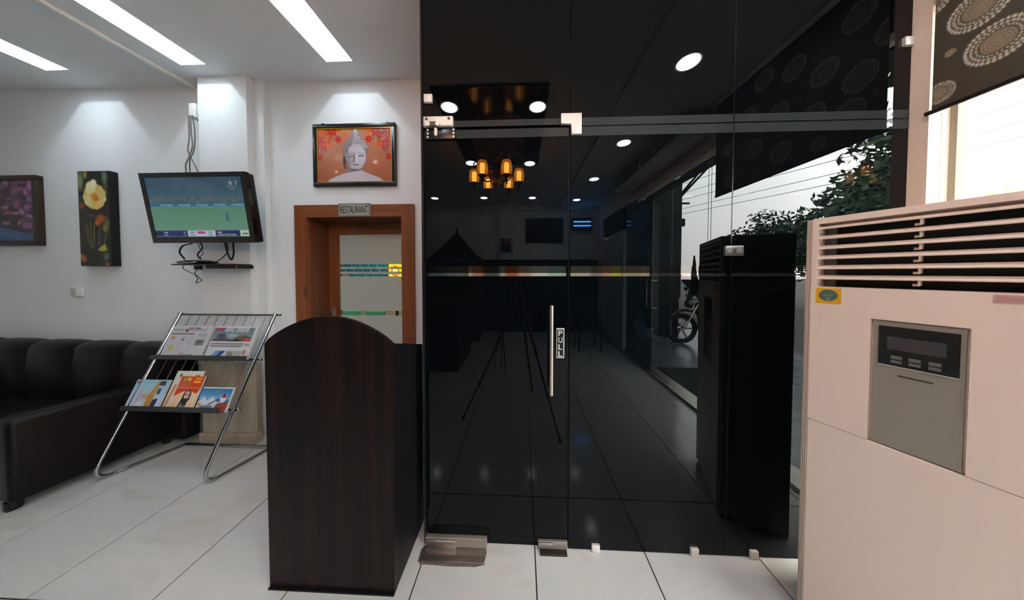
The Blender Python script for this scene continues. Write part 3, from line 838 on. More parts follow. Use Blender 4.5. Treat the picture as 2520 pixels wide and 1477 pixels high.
lettering('screen_text', 'हिन्दी', on_scr(0.88, 0.225) + np.array([0, -0.001, 0]), np.array(U) * 0.035, -np.array(V) * 0.03, MATS['screen_pale'], scr, 0.0005)

def bez(pts, n=8):
    """smooth curve through points"""
    P = [np.array(p, float) for p in pts]
    P = [2 * P[0] - P[1]] + P + [2 * P[-1] - P[-2]]
    out = []
    for i in range(1, len(P) - 2):
        for t in np.linspace(0, 1, n, endpoint=False):
            a, b_, c_, d = P[i - 1], P[i], P[i + 1], P[i + 2]
            out.append(tuple(0.5 * ((2 * b_) + (-a + c_) * t + (2 * a - 5 * b_ + 4 * c_ - d) * t * t + (-a + 3 * b_ - 3 * c_ + d) * t ** 3)))
    out.append(tuple(P[-2]))
    return out
yc = 2.085
jb = thing('junction_box', 'small white junction box in the corner beside the pillar, above the television', 'junction box', (-2.91, 2.2, 2.9))
MB().rbox((-2.945, 2.10, 2.895), (-2.885, 2.205, 3.02), 0.006).build('case', M_WHITEP, jb, True)
MB().box((-2.925, 2.15, 3.02), (-2.90, 2.2, 3.235)).build('duct', M_WHITEP, jb)
up = [([(-2.925, yc, 2.90), (-2.925, yc, 2.70), (-2.94, yc, 2.60), (-2.905, yc, 2.52), (-2.865, yc, 2.44), (-2.85, yc + 0.02, 2.32)], M_CORD_G, 'grey cable dropping from the junction box, crossing to the right behind the television', 0.0045),
      ([(-2.905, yc, 2.90), (-2.905, yc, 2.75), (-2.895, yc, 2.64), (-2.93, yc, 2.54), (-2.965, yc, 2.46), (-2.975, yc + 0.02, 2.32)], M_CORD_G, 'grey cable dropping from the junction box, crossing to the left behind the television', 0.005),
      ([(-2.888, yc, 2.90), (-2.873, yc, 2.78), (-2.873, yc - 0.0, 2.66), (-2.89, yc, 2.58), (-2.925, yc, 2.50), (-2.95, yc + 0.02, 2.32)], mat('dark_grey_cord', (74, 70, 66), 0.6), 'darker thin cable bowed beside the pillar edge above the television', 0.0035)]
for pts, m, lab, r_ in up:
    tag(MB().tube(bez(pts), r_, 8).build('cable', m, None, True), lab, 'cable', 'cables above the television')
lowc = [([(-2.82, 2.03, 1.80), (-2.87, 2.04, 1.775), (-2.965, 2.05, 1.755), (-2.995, 2.05, 1.70), (-2.965, 2.06, 1.64)], 'thick black cable looping left from under the television to the set-top box', 0.006, M_CORD_B),
        ([(-2.79, 2.03, 1.80), (-2.785, 2.05, 1.74), (-2.83, 2.05, 1.68), (-2.80, 2.05, 1.64)], 'black cable hanging straight between television and set-top box', 0.005, M_CORD_B),
        ([(-2.82, 2.04, 1.79), (-2.80, 2.05, 1.72), (-2.78, 2.05, 1.69), (-2.83, 2.05, 1.64)], 'thin twisted grey cable between television and set-top box', 0.003, M_CORD_G),
        ([(-2.545, 2.03, 1.80), (-2.55, 2.05, 1.72), (-2.60, 2.05, 1.655), (-2.665, 2.06, 1.625)], 'thin black cable curving from the television down to the dark recorder', 0.0035, M_CORD_B),
        ([(-2.555, 2.03, 1.80), (-2.545, 2.04, 1.70), (-2.512, 2.04, 1.635), (-2.488, 2.04, 1.69), (-2.478, 2.03, 1.80)], 'black cable hanging in a U-shaped loop under the television', 0.006, M_CORD_B),
        ([(-2.97, 2.07, 1.60), (-2.985, 2.06, 1.565), (-2.93, 2.06, 1.53), (-2.87, 2.06, 1.505), (-2.83, 2.06, 1.47), (-2.815, 2.06, 1.452), (-2.862, 2.06, 1.432), (-2.85, 2.06, 1.47)], 'loose thin black wire dangling lowest under the set-top box', 0.0026, M_CORD_B),
        ([(-2.80, 2.07, 1.605), (-2.84, 2.06, 1.56), (-2.875, 2.06, 1.515), (-2.85, 2.06, 1.47), (-2.87, 2.06, 1.435)], 'short thin black wire crossing the loose one under the set-top box', 0.0026, M_CORD_B)]
for pts, lab, r_, m in lowc:
    tag(MB().tube(bez(pts), r_, 8).build('cable', m, None, True), lab, 'cable', 'cables below the television')
shf = thing('wall_shelf', 'slim dark wall shelf under the television', 'shelf', (-2.75, 2.1, 1.58))
MB().rbox((-2.945, 1.96, 1.586), (-2.40, 2.11, 1.596), 0.003).build('board', mat('shelf_dark', (44, 36, 34), 0.4), shf)
MB().box((-2.945, 2.105, 1.55), (-2.88, 2.21, 1.586)).build('bracket', M_BLACK, shf)
stb = thing('set_top_box', 'rounded black set-top box on the wall shelf', 'set-top box', (-2.78, 2.03, 1.596))
prof = [(0.0, 0.0), (0.13, 0.002), (0.165, 0.012), (0.15, 0.022), (0.10, 0.032), (0.0, 0.036)]
o = MB().lathe(prof, (0, 0, 0), 32).build('shell', M_TVB, None, True)
o.scale = (1.0, 0.55, 1.0); o.location = (-2.79, 2.02, 1.5965); attach(o, stb)
MB().lathe([(0.0, 0), (0.003, 0.0), (0.002, 0.002), (0.0, 0.002)], (-2.79, 1.933, 1.612), 10, 'y').build('indicator', mat('amber_led', (255, 180, 40), 0.5, emit=(255, 190, 40), estr=2.0), stb)
rec = thing('media_recorder', 'flat black media recorder hung under the shelf end', 'recorder', (-2.5, 2.03, 1.55))
MB().rbox((-2.655, 1.97, 1.556), (-2.375, 2.10, 1.5858), 0.004).build('case', M_BLACK, rec)
MB().box((-2.385, 1.968, 1.558), (-2.377, 1.971, 1.582)).build('side_strip', mat('gilt_edge', (120, 96, 40), 0.4), rec)

# ================================================================== PICTURES ON THE WALL
def maple(im, cx, cy, r, c, rot=0.0, alpha=1.0):
    asp = im.w / im.h
    pts = []
    for k in range(7):
        a = rot + math.radians(-150 + 50 * k)
        L = r * (1.0 if k in (3,) else 0.9 if k in (2, 4) else 0.75)
        pts.append((cx + L * math.sin(a), cy - L * math.cos(a) * asp))
        b_ = a + math.radians(25)
        pts.append((cx + 0.40 * r * math.sin(b_), cy - 0.40 * r * math.cos(b_) * asp))
    im.poly(pts, c, alpha)
def framed(name, label, x0, x1, z0, z1, yf, im, fw, fm, depth=0.03, liner=None, gloss=M_PRINTG):
    t = thing(name, label, 'picture', ((x0 + x1) / 2, YB, z0))
    for a, b_ in (((x0, z0), (x1, z0 + fw)), ((x0, z1 - fw), (x1, z1)), ((x0, z0 + fw), (x0 + fw, z1 - fw)), ((x1 - fw, z0 + fw), (x1, z1 - fw))):
        MB().rbox((a[0], yf, a[1]), (b_[0], YB, b_[1]), 0.005, 2).build('frame_bar', fm, t, True)
    i0, i1, j0, j1 = x0 + fw, x1 - fw, z0 + fw, z1 - fw
    if liner:
        lw = 0.007
        for a, b_ in (((i0, j0), (i1, j0 + lw)), ((i0, j1 - lw), (i1, j1)), ((i0, j0 + lw), (i0 + lw, j1 - lw)), ((i1 - lw, j0 + lw), (i1, j1 - lw))):
            MB().box((a[0], yf + 0.006, a[1]), (b_[0], YB - 0.006, b_[1])).build('liner', liner, t)
    MB().box((i0, yf + 0.014, j0), (i1, YB, j1)).build('backing', M_BLACKM, t)
    grid_print('print', im, (i0, yf + 0.0135, j1), (i1 - i0, 0, 0), (0, 0, -(j1 - j0)), gloss, t)
    return t

# serene statue head with maple leaves
im = Img(300, 212, (176, 112, 82)); im.vgrad((186, 128, 96), (164, 92, 66)); im.ell(0.5, 0.55, 0.5, 0.5, (188, 124, 98), 0.35, 0.9)
im.ell(0.29, 0.53, 0.06, 0.07, (200, 150, 124), 0.35); im.ell(0.25, 0.80, 0.03, 0.04, (240, 220, 200), 0.9, 0.9); im.ell(0.775, 0.63, 0.04, 0.055, (250, 230, 210), 0.9, 0.9)
R_, O_, P_ = (190, 40, 34), (214, 96, 30), (176, 70, 74)
for (x, y, r_, c_, ro) in [(0.06, 0.04, 0.085, O_, 2.6), (0.20, 0.05, 0.095, R_, 3.3), (0.29, 0.01, 0.06, O_, 3.0), (0.03, 0.20, 0.07, R_, 1.0), (0.14, 0.17, 0.06, O_, 3.2), (0.28, 0.20, 0.06, R_, 2.6), (0.08, 0.31, 0.10, R_, 3.5), (0.15, 0.29, 0.07, O_, 2.4), (0.02, 0.52, 0.055, R_, 2.6), (0.37, 0.12, 0.035, O_, 0.5), (0.45, 0.01, 0.03, O_, 2.5),
                            (0.94, 0.06, 0.085, P_, 3.4), (0.78, 0.05, 0.10, P_, 2.8), (0.68, 0.02, 0.06, O_, 3.0), (0.97, 0.20, 0.075, P_, 0.6), (0.84, 0.14, 0.06, P_, 3.0), (0.69, 0.20, 0.065, R_, 3.6), (0.91, 0.30, 0.10, P_, 2.8), (0.83, 0.29, 0.065, O_, 3.4), (0.96, 0.53, 0.06, R_, 3.5), (0.81, 0.70, 0.03, O_, 1.0)]:
    maple(im, x, y, r_ * 1.2, c_, ro); im.ell(x, y, r_ * 0.25, r_ * 0.35, (230, 130, 40), 0.6, 0.9)
for (x0, y0, x1, y1) in [(0.14, 0.0, 0.09, 0.15), (0.18, 0.16, 0.15, 0.27), (0.22, 0.16, 0.225, 0.22), (0.11, 0.37, 0.065, 0.49), (0.86, 0.0, 0.90, 0.15), (0.82, 0.16, 0.83, 0.27), (0.77, 0.13, 0.75, 0.22), (0.885, 0.37, 0.925, 0.49)]:
    im.line(x0, y0, x1, y1, 0.004, (70, 40, 30))
for (x, y) in [(0.2, 0.45), (0.26, 0.40), (0.17, 0.59), (0.07, 0.62), (0.18, 0.71), (0.63, 0.09), (0.84, 0.48), (0.96, 0.75), (0.95, 0.92), (0.30, 0.30)]:
    im.ell(x, y, 0.010, 0.013, (176, 60, 36), 0.8)
ST, SH, DK = (186, 178, 188), (120, 108, 116), (74, 60, 62)
sh = [(0.11, 1.0), (0.17, 0.93), (0.28, 0.87), (0.38, 0.82), (0.415, 0.72), (0.59, 0.72), (0.61, 0.80), (0.72, 0.86), (0.83, 0.92), (0.90, 1.0)]
im.poly(sh, (196, 188, 196)); im.poly([(0.37, 0.83), (0.41, 0.70), (0.60, 0.72), (0.60, 0.78), (0.50, 0.80)], SH, 0.8)
im.poly([(0.64, 0.82), (0.645, 0.95), (0.64, 0.95), (0.635, 0.82)], SH, 0.7); im.poly([(0.71, 0.86), (0.69, 0.96), (0.685, 0.96), (0.705, 0.86)], SH, 0.7)
im.ell(0.373, 0.60, 0.030, 0.15, DK); im.ell(0.635, 0.60, 0.022, 0.14, (140, 126, 132)); im.ell(0.385, 0.68, 0.012, 0.05, (150, 100, 80)); im.ell(0.637, 0.68, 0.009, 0.05, (150, 100, 80))
im.ell(0.51, 0.40, 0.172, 0.22, (128, 118, 126)); im.ell(0.512, 0.19, 0.080, 0.12, (136, 126, 134)); im.ell(0.51, 0.07, 0.028, 0.06, (150, 140, 148)); im.ell(0.512, 0.045, 0.014, 0.03, (210, 204, 210))
for ring in range(7):
    for k in range(-9, 10):
        x = 0.51 + (0.0185 + 0.0005 * ring) * k; rr = 0.165 ** 2 - (x - 0.51) ** 2
        if rr < 0: continue
        y = 0.335 - 0.036 * ring + 1.6 * (x - 0.51) ** 2 * (1 + 0.2 * ring)
        if y < 0.40 - math.sqrt(rr) * 1.25: continue
        im.ell(x + 0.009 * (ring % 2), y, 0.0085, 0.014, (206, 198, 206) if k > -3 else (150, 138, 146))
        im.ell(x + 0.009 * (ring % 2) - 0.003, y + 0.010, 0.007, 0.006, (92, 80, 86), 0.7)
for ring in range(5):
    for k in range(-4, 5):
        x = 0.512 + 0.016 * k
        if abs(x - 0.512) > 0.07 - 0.011 * ring: continue
        im.ell(x + 0.008 * (ring % 2), 0.19 - 0.032 * ring, 0.007, 0.011, (204, 196, 204) if k > -2 else (146, 134, 142))
im.ell(0.517, 0.53, 0.134, 0.235, ST); im.poly([(0.385, 0.38), (0.41, 0.34), (0.43, 0.60), (0.45, 0.74), (0.40, 0.64)], SH, 0.75); im.ell(0.58, 0.50, 0.08, 0.20, (212, 204, 214), 0.8, 0.8); im.ell(0.45, 0.62, 0.05, 0.10, (150, 138, 150), 0.6, 0.8); im.ell(0.52, 0.40, 0.09, 0.06, (204, 196, 206), 0.6, 0.8); im.ell(0.50, 0.765, 0.08, 0.03, (92, 78, 84), 0.7, 0.8)
im.ell(0.445, 0.515, 0.038, 0.030, (158, 148, 158)); im.ell(0.585, 0.510, 0.040, 0.030, (164, 154, 164)); im.line(0.41, 0.525, 0.478, 0.525, 0.004, DK); im.line(0.553, 0.520, 0.622, 0.515, 0.004, DK)
im.line(0.41, 0.475, 0.48, 0.455, 0.0035, SH); im.line(0.545, 0.455, 0.62, 0.470, 0.0035, SH); im.poly([(0.485, 0.46), (0.508, 0.47), (0.505, 0.62), (0.475, 0.625)], SH, 0.8); im.poly([(0.508, 0.46), (0.528, 0.47), (0.536, 0.615), (0.508, 0.625)], (214, 206, 214))
im.ell(0.515, 0.685, 0.038, 0.018, (150, 132, 142)); im.line(0.478, 0.675, 0.553, 0.675, 0.003, DK); im.ell(0.52, 0.702, 0.028, 0.010, (206, 192, 200)); im.ell(0.51, 0.435, 0.005, 0.007, DK)
bud = framed('statue_picture', 'black framed picture of a serene statue head among red maple leaves', -1.888, -1.126, 2.302, 2.858, 2.18, im, 0.036, mat('frame_black', (20, 18, 18), 0.28), liner=M_GOLD)
for x in (-1.80, -1.20):
    MB().box((x - 0.012, 2.195, 2.856), (x + 0.006, 2.205, 2.872)).build('hanger', M_BLACK, bud)

# tall canvas of a pale yellow flower
im = Img(110, 300, (22, 19, 14)); im.noise(0.10, 8)
im.ell(0.06, 0.10, 0.16, 0.16, (112, 140, 96), 0.95, 0.7); im.ell(0.24, 0.03, 0.09, 0.07, (176, 138, 50), 0.9, 0.7); im.ell(0.86, 0.06, 0.14, 0.12, (84, 112, 84), 0.95, 0.7); im.ell(0.88, 0.18, 0.09, 0.12, (92, 86, 40), 0.8, 0.8)
im.ell(0.08, 0.36, 0.16, 0.06, (150, 62, 24), 0.9, 0.8); im.ell(0.05, 0.28, 0.10, 0.06, (70, 90, 60), 0.8, 0.8)
cxf, cyf = 0.52, 0.265
for k in range(11):
    a = 2 * math.pi * k / 11 + 0.25
    px_, py_ = cxf + 0.24 * math.cos(a), cyf + 0.085 * math.sin(a)
    im.ell(px_, py_, 0.17, 0.058, random.choice([(224, 204, 126), (232, 216, 146), (214, 188, 100)]), 1.0, 0.25, a * 0.4)
im.ell(0.40, 0.165, 0.20, 0.075, (236, 226, 170), 1.0, 0.3); im.ell(0.50, 0.12, 0.12, 0.045, (240, 232, 186), 1.0, 0.35); im.ell(0.33, 0.24, 0.10, 0.09, (232, 220, 150), 0.9, 0.5)
im.ell(0.52, 0.27, 0.20, 0.06, (226, 164, 40), 0.9, 0.6, 0.5); im.ell(0.58, 0.285, 0.13, 0.04, (212, 100, 24), 0.95, 0.6, 0.5); im.ell(0.60, 0.36, 0.22, 0.05, (228, 200, 100), 0.8, 0.5)
for k in range(26):
    a = random.random() * 6.28
    im.line(cxf + 0.10 * math.cos(a), cyf + 0.035 * math.sin(a), cxf + 0.32 * math.cos(a), cyf + 0.11 * math.sin(a), 0.008, random.choice([(200, 170, 84), (244, 238, 196)]), 0.35)
for (x, y, rx, ry, c_) in [(0.70, 0.50, 0.24, 0.07, (176, 84, 28)), (0.58, 0.545, 0.13, 0.05, (210, 98, 26)), (0.84, 0.60, 0.13, 0.08, (150, 128, 36)), (0.92, 0.55, 0.10, 0.10, (96, 100, 44)), (0.40, 0.47, 0.12, 0.03, (120, 60, 22)), (0.10, 0.93, 0.16, 0.07, (176, 86, 26)), (0.02, 0.90, 0.08, 0.05, (190, 150, 60)), (0.84, 0.90, 0.15, 0.08, (88, 118, 86)), (0.86, 0.985, 0.12, 0.03, (190, 100, 28)), (0.30, 0.86, 0.16, 0.05, (34, 30, 50))]:
    im.ell(x, y, rx, ry, c_, 0.95, 0.8)
for (x0, y0, x1, y1) in [(0.16, 0.54, 0.28, 0.78), (0.24, 0.56, 0.34, 0.80), (0.36, 0.52, 0.38, 0.82), (0.48, 0.56, 0.43, 0.82), (0.88, 0.66, 0.74, 0.80), (0.66, 0.58, 0.60, 0.78)]:
    im.line(x0, y0, x1, y1, 0.020, (110, 116, 46), 0.75)
im.poly([(0.56, 0.835), (0.68, 0.79), (0.82, 0.77), (0.88, 0.83), (0.74, 0.85)], (160, 160, 36))
tf = thing('flower_canvas', 'tall narrow canvas of a pale yellow flower on black, beside the television', 'picture', (-3.98, YB, 1.584))
MB().box((-4.140, 2.16, 1.584), (-3.822, YB, 2.466)).build('canvas_block', M_BLACKM, tf)
grid_print('print', im, (-4.136, 2.1595, 2.462), (0.306, 0, 0), (0, 0, -0.874), M_PRINTG, tf)

# pink blossoms over blue water
im = Img(120, 90, (60, 44, 60)); im.noise(0.2, 16)
for k in range(150):
    x, y = random.random(), random.random() * 0.72
    c_ = random.choice([(150, 84, 132), (178, 110, 160), (120, 60, 110), (196, 140, 184), (96, 52, 90)])
    im.ell(x, y, 0.03 + 0.05 * random.random(), 0.03 + 0.05 * random.random(), c_, 0.75, 0.7)
im.ell(0.7, 0.62, 0.26, 0.08, (30, 22, 30), 0.9, 0.6); im.poly([(0.0, 0.55), (0.35, 0.68), (0.7, 0.82), (1.0, 0.90), (1.0, 1.0), (0.0, 1.0)], (44, 84, 132)); im.line(0.1, 0.72, 0.8, 0.95, 0.02, (66, 112, 160), 0.7); im.rect(0.84, 0.70, 0.97, 0.80, (150, 96, 150), 0.8)
framed('blossom_picture', 'dark framed picture of pink blossoms above blue water, at the sofa end', -5.50, -4.585, 1.782, 2.444, 2.165, im, 0.045, mat('frame_brown', (48, 38, 30), 0.4))

sw = thing('wall_switch', 'small white switch plate on the wall below the flower canvas', 'switch', (-4.27, YB, 1.29))
MB().rbox((-4.328, 2.196, 1.292), (-4.214, YB, 1.382), 0.004).build('plate', M_WHITEP, sw, True)
MB().rbox((-4.318, 2.192, 1.302), (-4.272, 2.197, 1.372), 0.002).build('rocker', mat('rocker_grey', (190, 188, 184), 0.4), sw)

# ================================================================== SOFA
sofa = thing('sofa', 'black leather three-seat sofa with tufted back and low block arms', 'sofa', (-3.1, 2.05, 0))
SM = Matrix.Translation((-3.105, 2.11, 0)) @ Matrix.Rotation(math.radians(-2), 4, 'Z')
SMA = Matrix.Translation((-3.105, 2.11, 0)) @ Matrix.Rotation(math.radians(-8), 4, 'Z')
# local: x to the left negative, y forward negative, z up; right outer corner at origin
def soft(a, b_, r=0.05, seg=4, bulge=0.0, name='part', m=M_LEATHER, X=None):
    t = MB(); t.rbox(a, b_, r, seg, X or SM); return t.build(name, m, sofa, True)
soft((-0.15, -0.73, 0.055), (0.0, 0.0, 0.585), 0.03, 4, name='arm', X=SMA)
soft((-2.15, -0.77, 0.055), (-2.0, 0.0, 0.585), 0.03, 4, name='arm')
soft((-2.0, -0.68, 0.055), (-0.24, -0.02, 0.26), 0.02, 3, name='base')
for k in range(3):
    x1 = -0.235 - 0.60 * k
    soft((x1 - 0.60, -0.70, 0.262), (x1, -0.13, 0.42), 0.045, 4, name='seat_cushion')
xb = [0.16, -0.36, -0.84, -1.32, -1.80, -2.10]
for k in range(len(xb) - 1):
    x0, x1 = xb[k + 1], xb[k]
    # pillow-shaped back section: grid with a bulging front and a rounded top
    t = MB(); nu, nv = 12, 14
    rows = []
    for j in range(nv + 1):
        s = j / nv
        row = []
        for i in range(nu + 1):
            u = i / nu
            edge = (1 - abs(2 * u - 1) ** 3)
            bul = 0.045 * edge
            if s < 0.62:
                z = 0.36 + (0.84 - 0.36) * (s / 0.62); y = -0.13 - bul - 0.02 * math.sin(math.pi * s / 0.62)
            else:
                a = (s - 0.62) / 0.38 * math.pi
                z = 0.84 + (0.055 + 0.014 * edge) * math.sin(a); y = -0.045 - (0.085 + bul) * math.cos(a)
                if a > math.pi / 2: y = -0.045 - 0.065 * math.cos(a)
            row.append(t.bm.verts.new(SM @ Vector((x0 + (x1 - x0) * u, y, z))))
        rows.append(row)
    for j in range(nv):
        for i in range(nu):
            t.bm.faces.new((rows[j][i], rows[j][i + 1], rows[j + 1][i + 1], rows[j + 1][i]))
    for side in (0, nu):
        col = [rows[j][side] for j in range(nv + 1)]
        try: t.bm.faces.new(col)
        except ValueError: pass
    t.build('back_cushion', M_LEATHER, sofa, True)
soft((-2.10, -0.10, 0.055), (0.16, 0.02, 0.84), 0.02, 3, name='back_frame')
for x, y in ((-0.07, -0.70), (-2.08, -0.70), (-0.07, -0.06), (-2.08, -0.06)):
    t = MB(); t.lathe([(0.028, 0.0), (0.034, 0.02), (0.03, 0.056)], (0, 0, 0), 14)
    o = t.build('foot', M_BLACK, None, True); o.location = ((SMA if x > -1 else SM) @ Vector((x, y, 0))); attach(o, sofa)

# ================================================================== MAGAZINE RACK
rack = thing('magazine_rack', 'chrome tube magazine rack leaning back with two dark ledges', 'magazine rack', (-2.6, 1.8, 0))
RD = Vector((0, 0.37413, 0.92737)); RN = Vector((0, -0.92737, 0.37413)); RP = Vector((0, 1.6, 0.0))
def rp(x, s, n=0.0): return RP + Vector((x, 0, 0)) + RD * s + RN * n
xl = lambda s: -3.10 + 0.07 * s / 1.25
xr_ = lambda s: -2.265 + 0.11 * s / 1.25
def side_tube(xf, rear):
    pts = [rp(xf(1.26), 1.26), rp(xf(0.7), 0.7), rp(xf(0.16), 0.16)]
    f = rp(xf(0.0), 0.0)
    A = rp(xf(0.16), 0.16); Bp = Vector((f.x + (rear[0] - f.x) * 0.28, f.y + (rear[1] - f.y) * 0.28, 0.013)); Cc = Vector((f.x, f.y + 0.0, 0.006))
    for k in range(1, 9):
        t = k / 8
        pts.append(A * (1 - t) ** 2 + Cc * 2 * t * (1 - t) + Bp * t ** 2)
    for p in pts: p.z = max(p.z, 0.013)
    pts.append(Vector((rear[0], rear[1], 0.013)))
    return pts
MB().tube(side_tube(xl, (-2.95, 2.02)), 0.0125, 14).build('side_tube', M_CHROME, rack, True)
MB().tube(side_tube(xr_, (-2.16, 2.02)), 0.0125, 14).build('side_tube', M_CHROME, rack, True)
MB().tube([(-2.95, 2.02, 0.013), (-2.16, 2.02, 0.013)], 0.0125, 14).build('rear_bar', M_CHROME, rack, True)
def cross_bar(s, nm, ext=0.03, r_=0.008, n_=-0.016):
    o = MB().tube([rp(xl(s) - ext, s, n_), rp(xr_(s) + ext, s, n_)], r_, 12).build(nm, mat('dark_chrome', (120, 120, 120), 0.25, 1.0), rack, True)
    for xx in (xl(s) - ext, xr_(s) + ext):
        p = rp(xx, s, n_)
        MB().lathe([(0.0, -0.012), (0.009, -0.009), (0.0125, 0.0), (0.009, 0.009), (0.0, 0.012)], tuple(p), 14, 'x').build('end_knob', M_CHROME, o, True)
cross_bar(1.245, 'top_bar'); cross_bar(0.872, 'cross_bar'); cross_bar(0.500, 'cross_bar')
for k in range(9):
    t = (k + 1) / 10.0
    MB().tube([rp(xl(1.245) + (xr_(1.245) - xl(1.245)) * t, 1.245, -0.012), rp(xl(0.5) + (xr_(0.5) - xl(0.5)) * t, 0.5, -0.012)], 0.0022, 8).build('wire', M_CHROME, rack, True)
for s, x0, x1 in ((0.860, -3.065, -2.235), (0.482, -3.092, -2.300)):
    t = MB()
    FM = frame(rp(0, s, 0), (1, 0, 0), RD)
    t.box((x0, 0.0, 0.030), (x1, 0.036, 0.034), FM); t.box((x0, 0.0, -0.012), (x1, 0.004, 0.034), FM)
    t.build('ledge', M_TRAY, rack)

def sheet(name, label, cat, x0, x1, s0, s1, n, im, thick=0.012, group=None, curl=0.0, rot=0.0, gloss=M_PRINT):
    t = thing(name, label, cat, tuple(rp((x0 + x1) / 2, s0, n)), group)
    c_, sn = math.cos(rot), math.sin(rot)
    Ud = Vector((1, 0, 0)) * c_ + RD * sn; Vd = RD * c_ - Vector((1, 0, 0)) * sn
    FM = frame(rp(x0, s0, n), Ud, Vd)
    w, h = x1 - x0, s1 - s0
    nl = 4 if thick > 0.008 else 2
    for k in range(nl):
        off = 0.0015 * (k % 3)
        MB().box((off, 0, thick * k / nl), (w + 0.003 - off, h - 0.002 * k, thick * (k + 0.85) / nl), FM).build('page_block', M_PAPER, t)
    TL = FM @ Vector((0, h, thick + 0.0008))
    Uv = FM.to_3x3() @ Vector((w, 0, 0)); Vv = FM.to_3x3() @ Vector((0, -h, 0))
    bend = (lambda u, v: -curl * 0 + curl * np.clip((u - 0.85) / 0.15, 0, 1) ** 2 * np.clip((v - 0.5) * 2, 0, 1)) if curl else None
    pr = grid_print('cover', im, TL, Uv, Vv, gloss, t, bend)
    return t, FM, pr, thick

def textlines(im, x0, y0, x1, y1, n, c=(150, 150, 154)):
    for k in range(n):
        y = y0 + (y1 - y0) * k / n
        im.rect(x0, y, x1 - 0.02 * random.random(), y + (y1 - y0) / n * 0.5, c)
# older newspaper
im = Img(110, 80, (190, 190, 196)); im.noise(0.03, 10)
im.rect(0.05, 0.10, 0.9, 0.18, (160, 162, 170)); im.rect(0.42, 0.06, 0.55, 0.10, (170, 70, 70)); im.rect(0.58, 0.06, 0.72, 0.10, (90, 80, 84)); im.rect(0.36, 0.11, 0.42, 0.20, (60, 62, 70)); im.rect(0.04, 0.24, 0.62, 0.27, (120, 90, 96))
for cx_ in (0.05, 0.28, 0.50):
    textlines(im, cx_, 0.32, cx_ + 0.19, 0.82, 16, (168, 170, 176))
textlines(im, 0.72, 0.22, 0.95, 0.40, 6, (150, 150, 158)); im.rect(0.72, 0.42, 0.95, 0.60, (120, 120, 126)); im.ell(0.83, 0.5, 0.06, 0.07, (96, 96, 104))
im.ell(0.12, 0.38, 0.05, 0.04, (208, 130, 70)); im.rect(0.14, 0.62, 0.24, 0.72, (186, 180, 70)); im.poly([(0.36, 0.46), (0.40, 0.36), (0.42, 0.46)], (86, 84, 92))
im.rect(0.45, 0.84, 0.58, 0.88, (180, 110, 120)); im.rect(0.60, 0.86, 0.78, 0.98, (140, 140, 150)); im.rect(0.18, 0.9, 0.3, 1.0, (120, 140, 180)); im.rect(0.33, 0.92, 0.40, 1.0, (180, 90, 80))
sheet('newspaper', 'folded newspaper with pale text columns on the upper rack ledge, beside the headline one', 'newspaper', -3.005, -2.650, 0.868, 1.140, 0.004, im, 0.014, 'newspapers on the rack')
# newspaper with a colour photograph
im = Img(120, 86, (198, 200, 204)); im.noise(0.02, 10)
im.rect(0.05, 0.05, 0.94, 0.14, (84, 100, 120)); im.vgrad((96, 116, 134), (140, 150, 150), 0.05, 0.46); im.rect(0.0, 0.0, 1.0, 0.05, (206, 208, 212)); im.rect(0.94, 0.0, 1.0, 0.5, (206, 208, 212)); im.rect(0.0, 0.46, 1, 0.5, (204, 206, 210))
im.rect(0.03, 0.06, 0.22, 0.14, (176, 62, 66)); im.ell(0.22, 0.30, 0.16, 0.10, (60, 66, 78), 0.9, 0.5); im.ell(0.45, 0.28, 0.2, 0.08, (150, 176, 178), 0.9, 0.6)
im.poly([(0.03, 0.46), (0.05, 0.38), (0.3, 0.36), (0.5, 0.42), (0.62, 0.30), (0.75, 0.28), (0.92, 0.34), (0.92, 0.46)], (84, 78, 70)); im.poly([(0.4, 0.44), (0.62, 0.38), (0.7, 0.46), (0.4, 0.46)], (40, 40, 44)); im.rect(0.76, 0.36, 0.92, 0.46, (188, 76, 70)); im.rect(0.60, 0.30, 0.72, 0.40, (112, 96, 74))
textlines(im, 0.04, 0.52, 0.80, 0.66, 2, (96, 94, 98)); im.rect(0.82, 0.52, 0.94, 0.60, (150, 156, 156)); im.poly([(0.10, 1.0), (0.22, 0.74), (0.45, 0.74), (0.36, 1.0)], (104, 140, 200)); im.poly([(0.22, 1.0), (0.34, 0.76), (0.42, 0.76), (0.30, 1.0)], (44, 60, 100))
im.rect(0.48, 0.76, 0.64, 0.90, (130, 140, 110)); textlines(im, 0.67, 0.76, 0.84, 0.90, 4, (150, 150, 154)); im.rect(0.86, 0.72, 0.91, 0.86, (186, 96, 90))
t2, FM, pr, th = sheet('newspaper', 'folded newspaper with a colour photo and bold masthead on the upper rack ledge', 'newspaper', -2.615, -2.240, 0.868, 1.137, 0.004, im, 0.016, 'newspapers on the rack')
R3 = FM.to_3x3()
lettering('masthead', 'अमर उजाला', FM @ Vector((0.09, 0.218, th + 0.0012)), R3 @ Vector((0.215, 0, 0)), R3 @ Vector((0, 0.038, 0)), mat('masthead_white', (226, 230, 232), 0.6), t2, 0.0008)
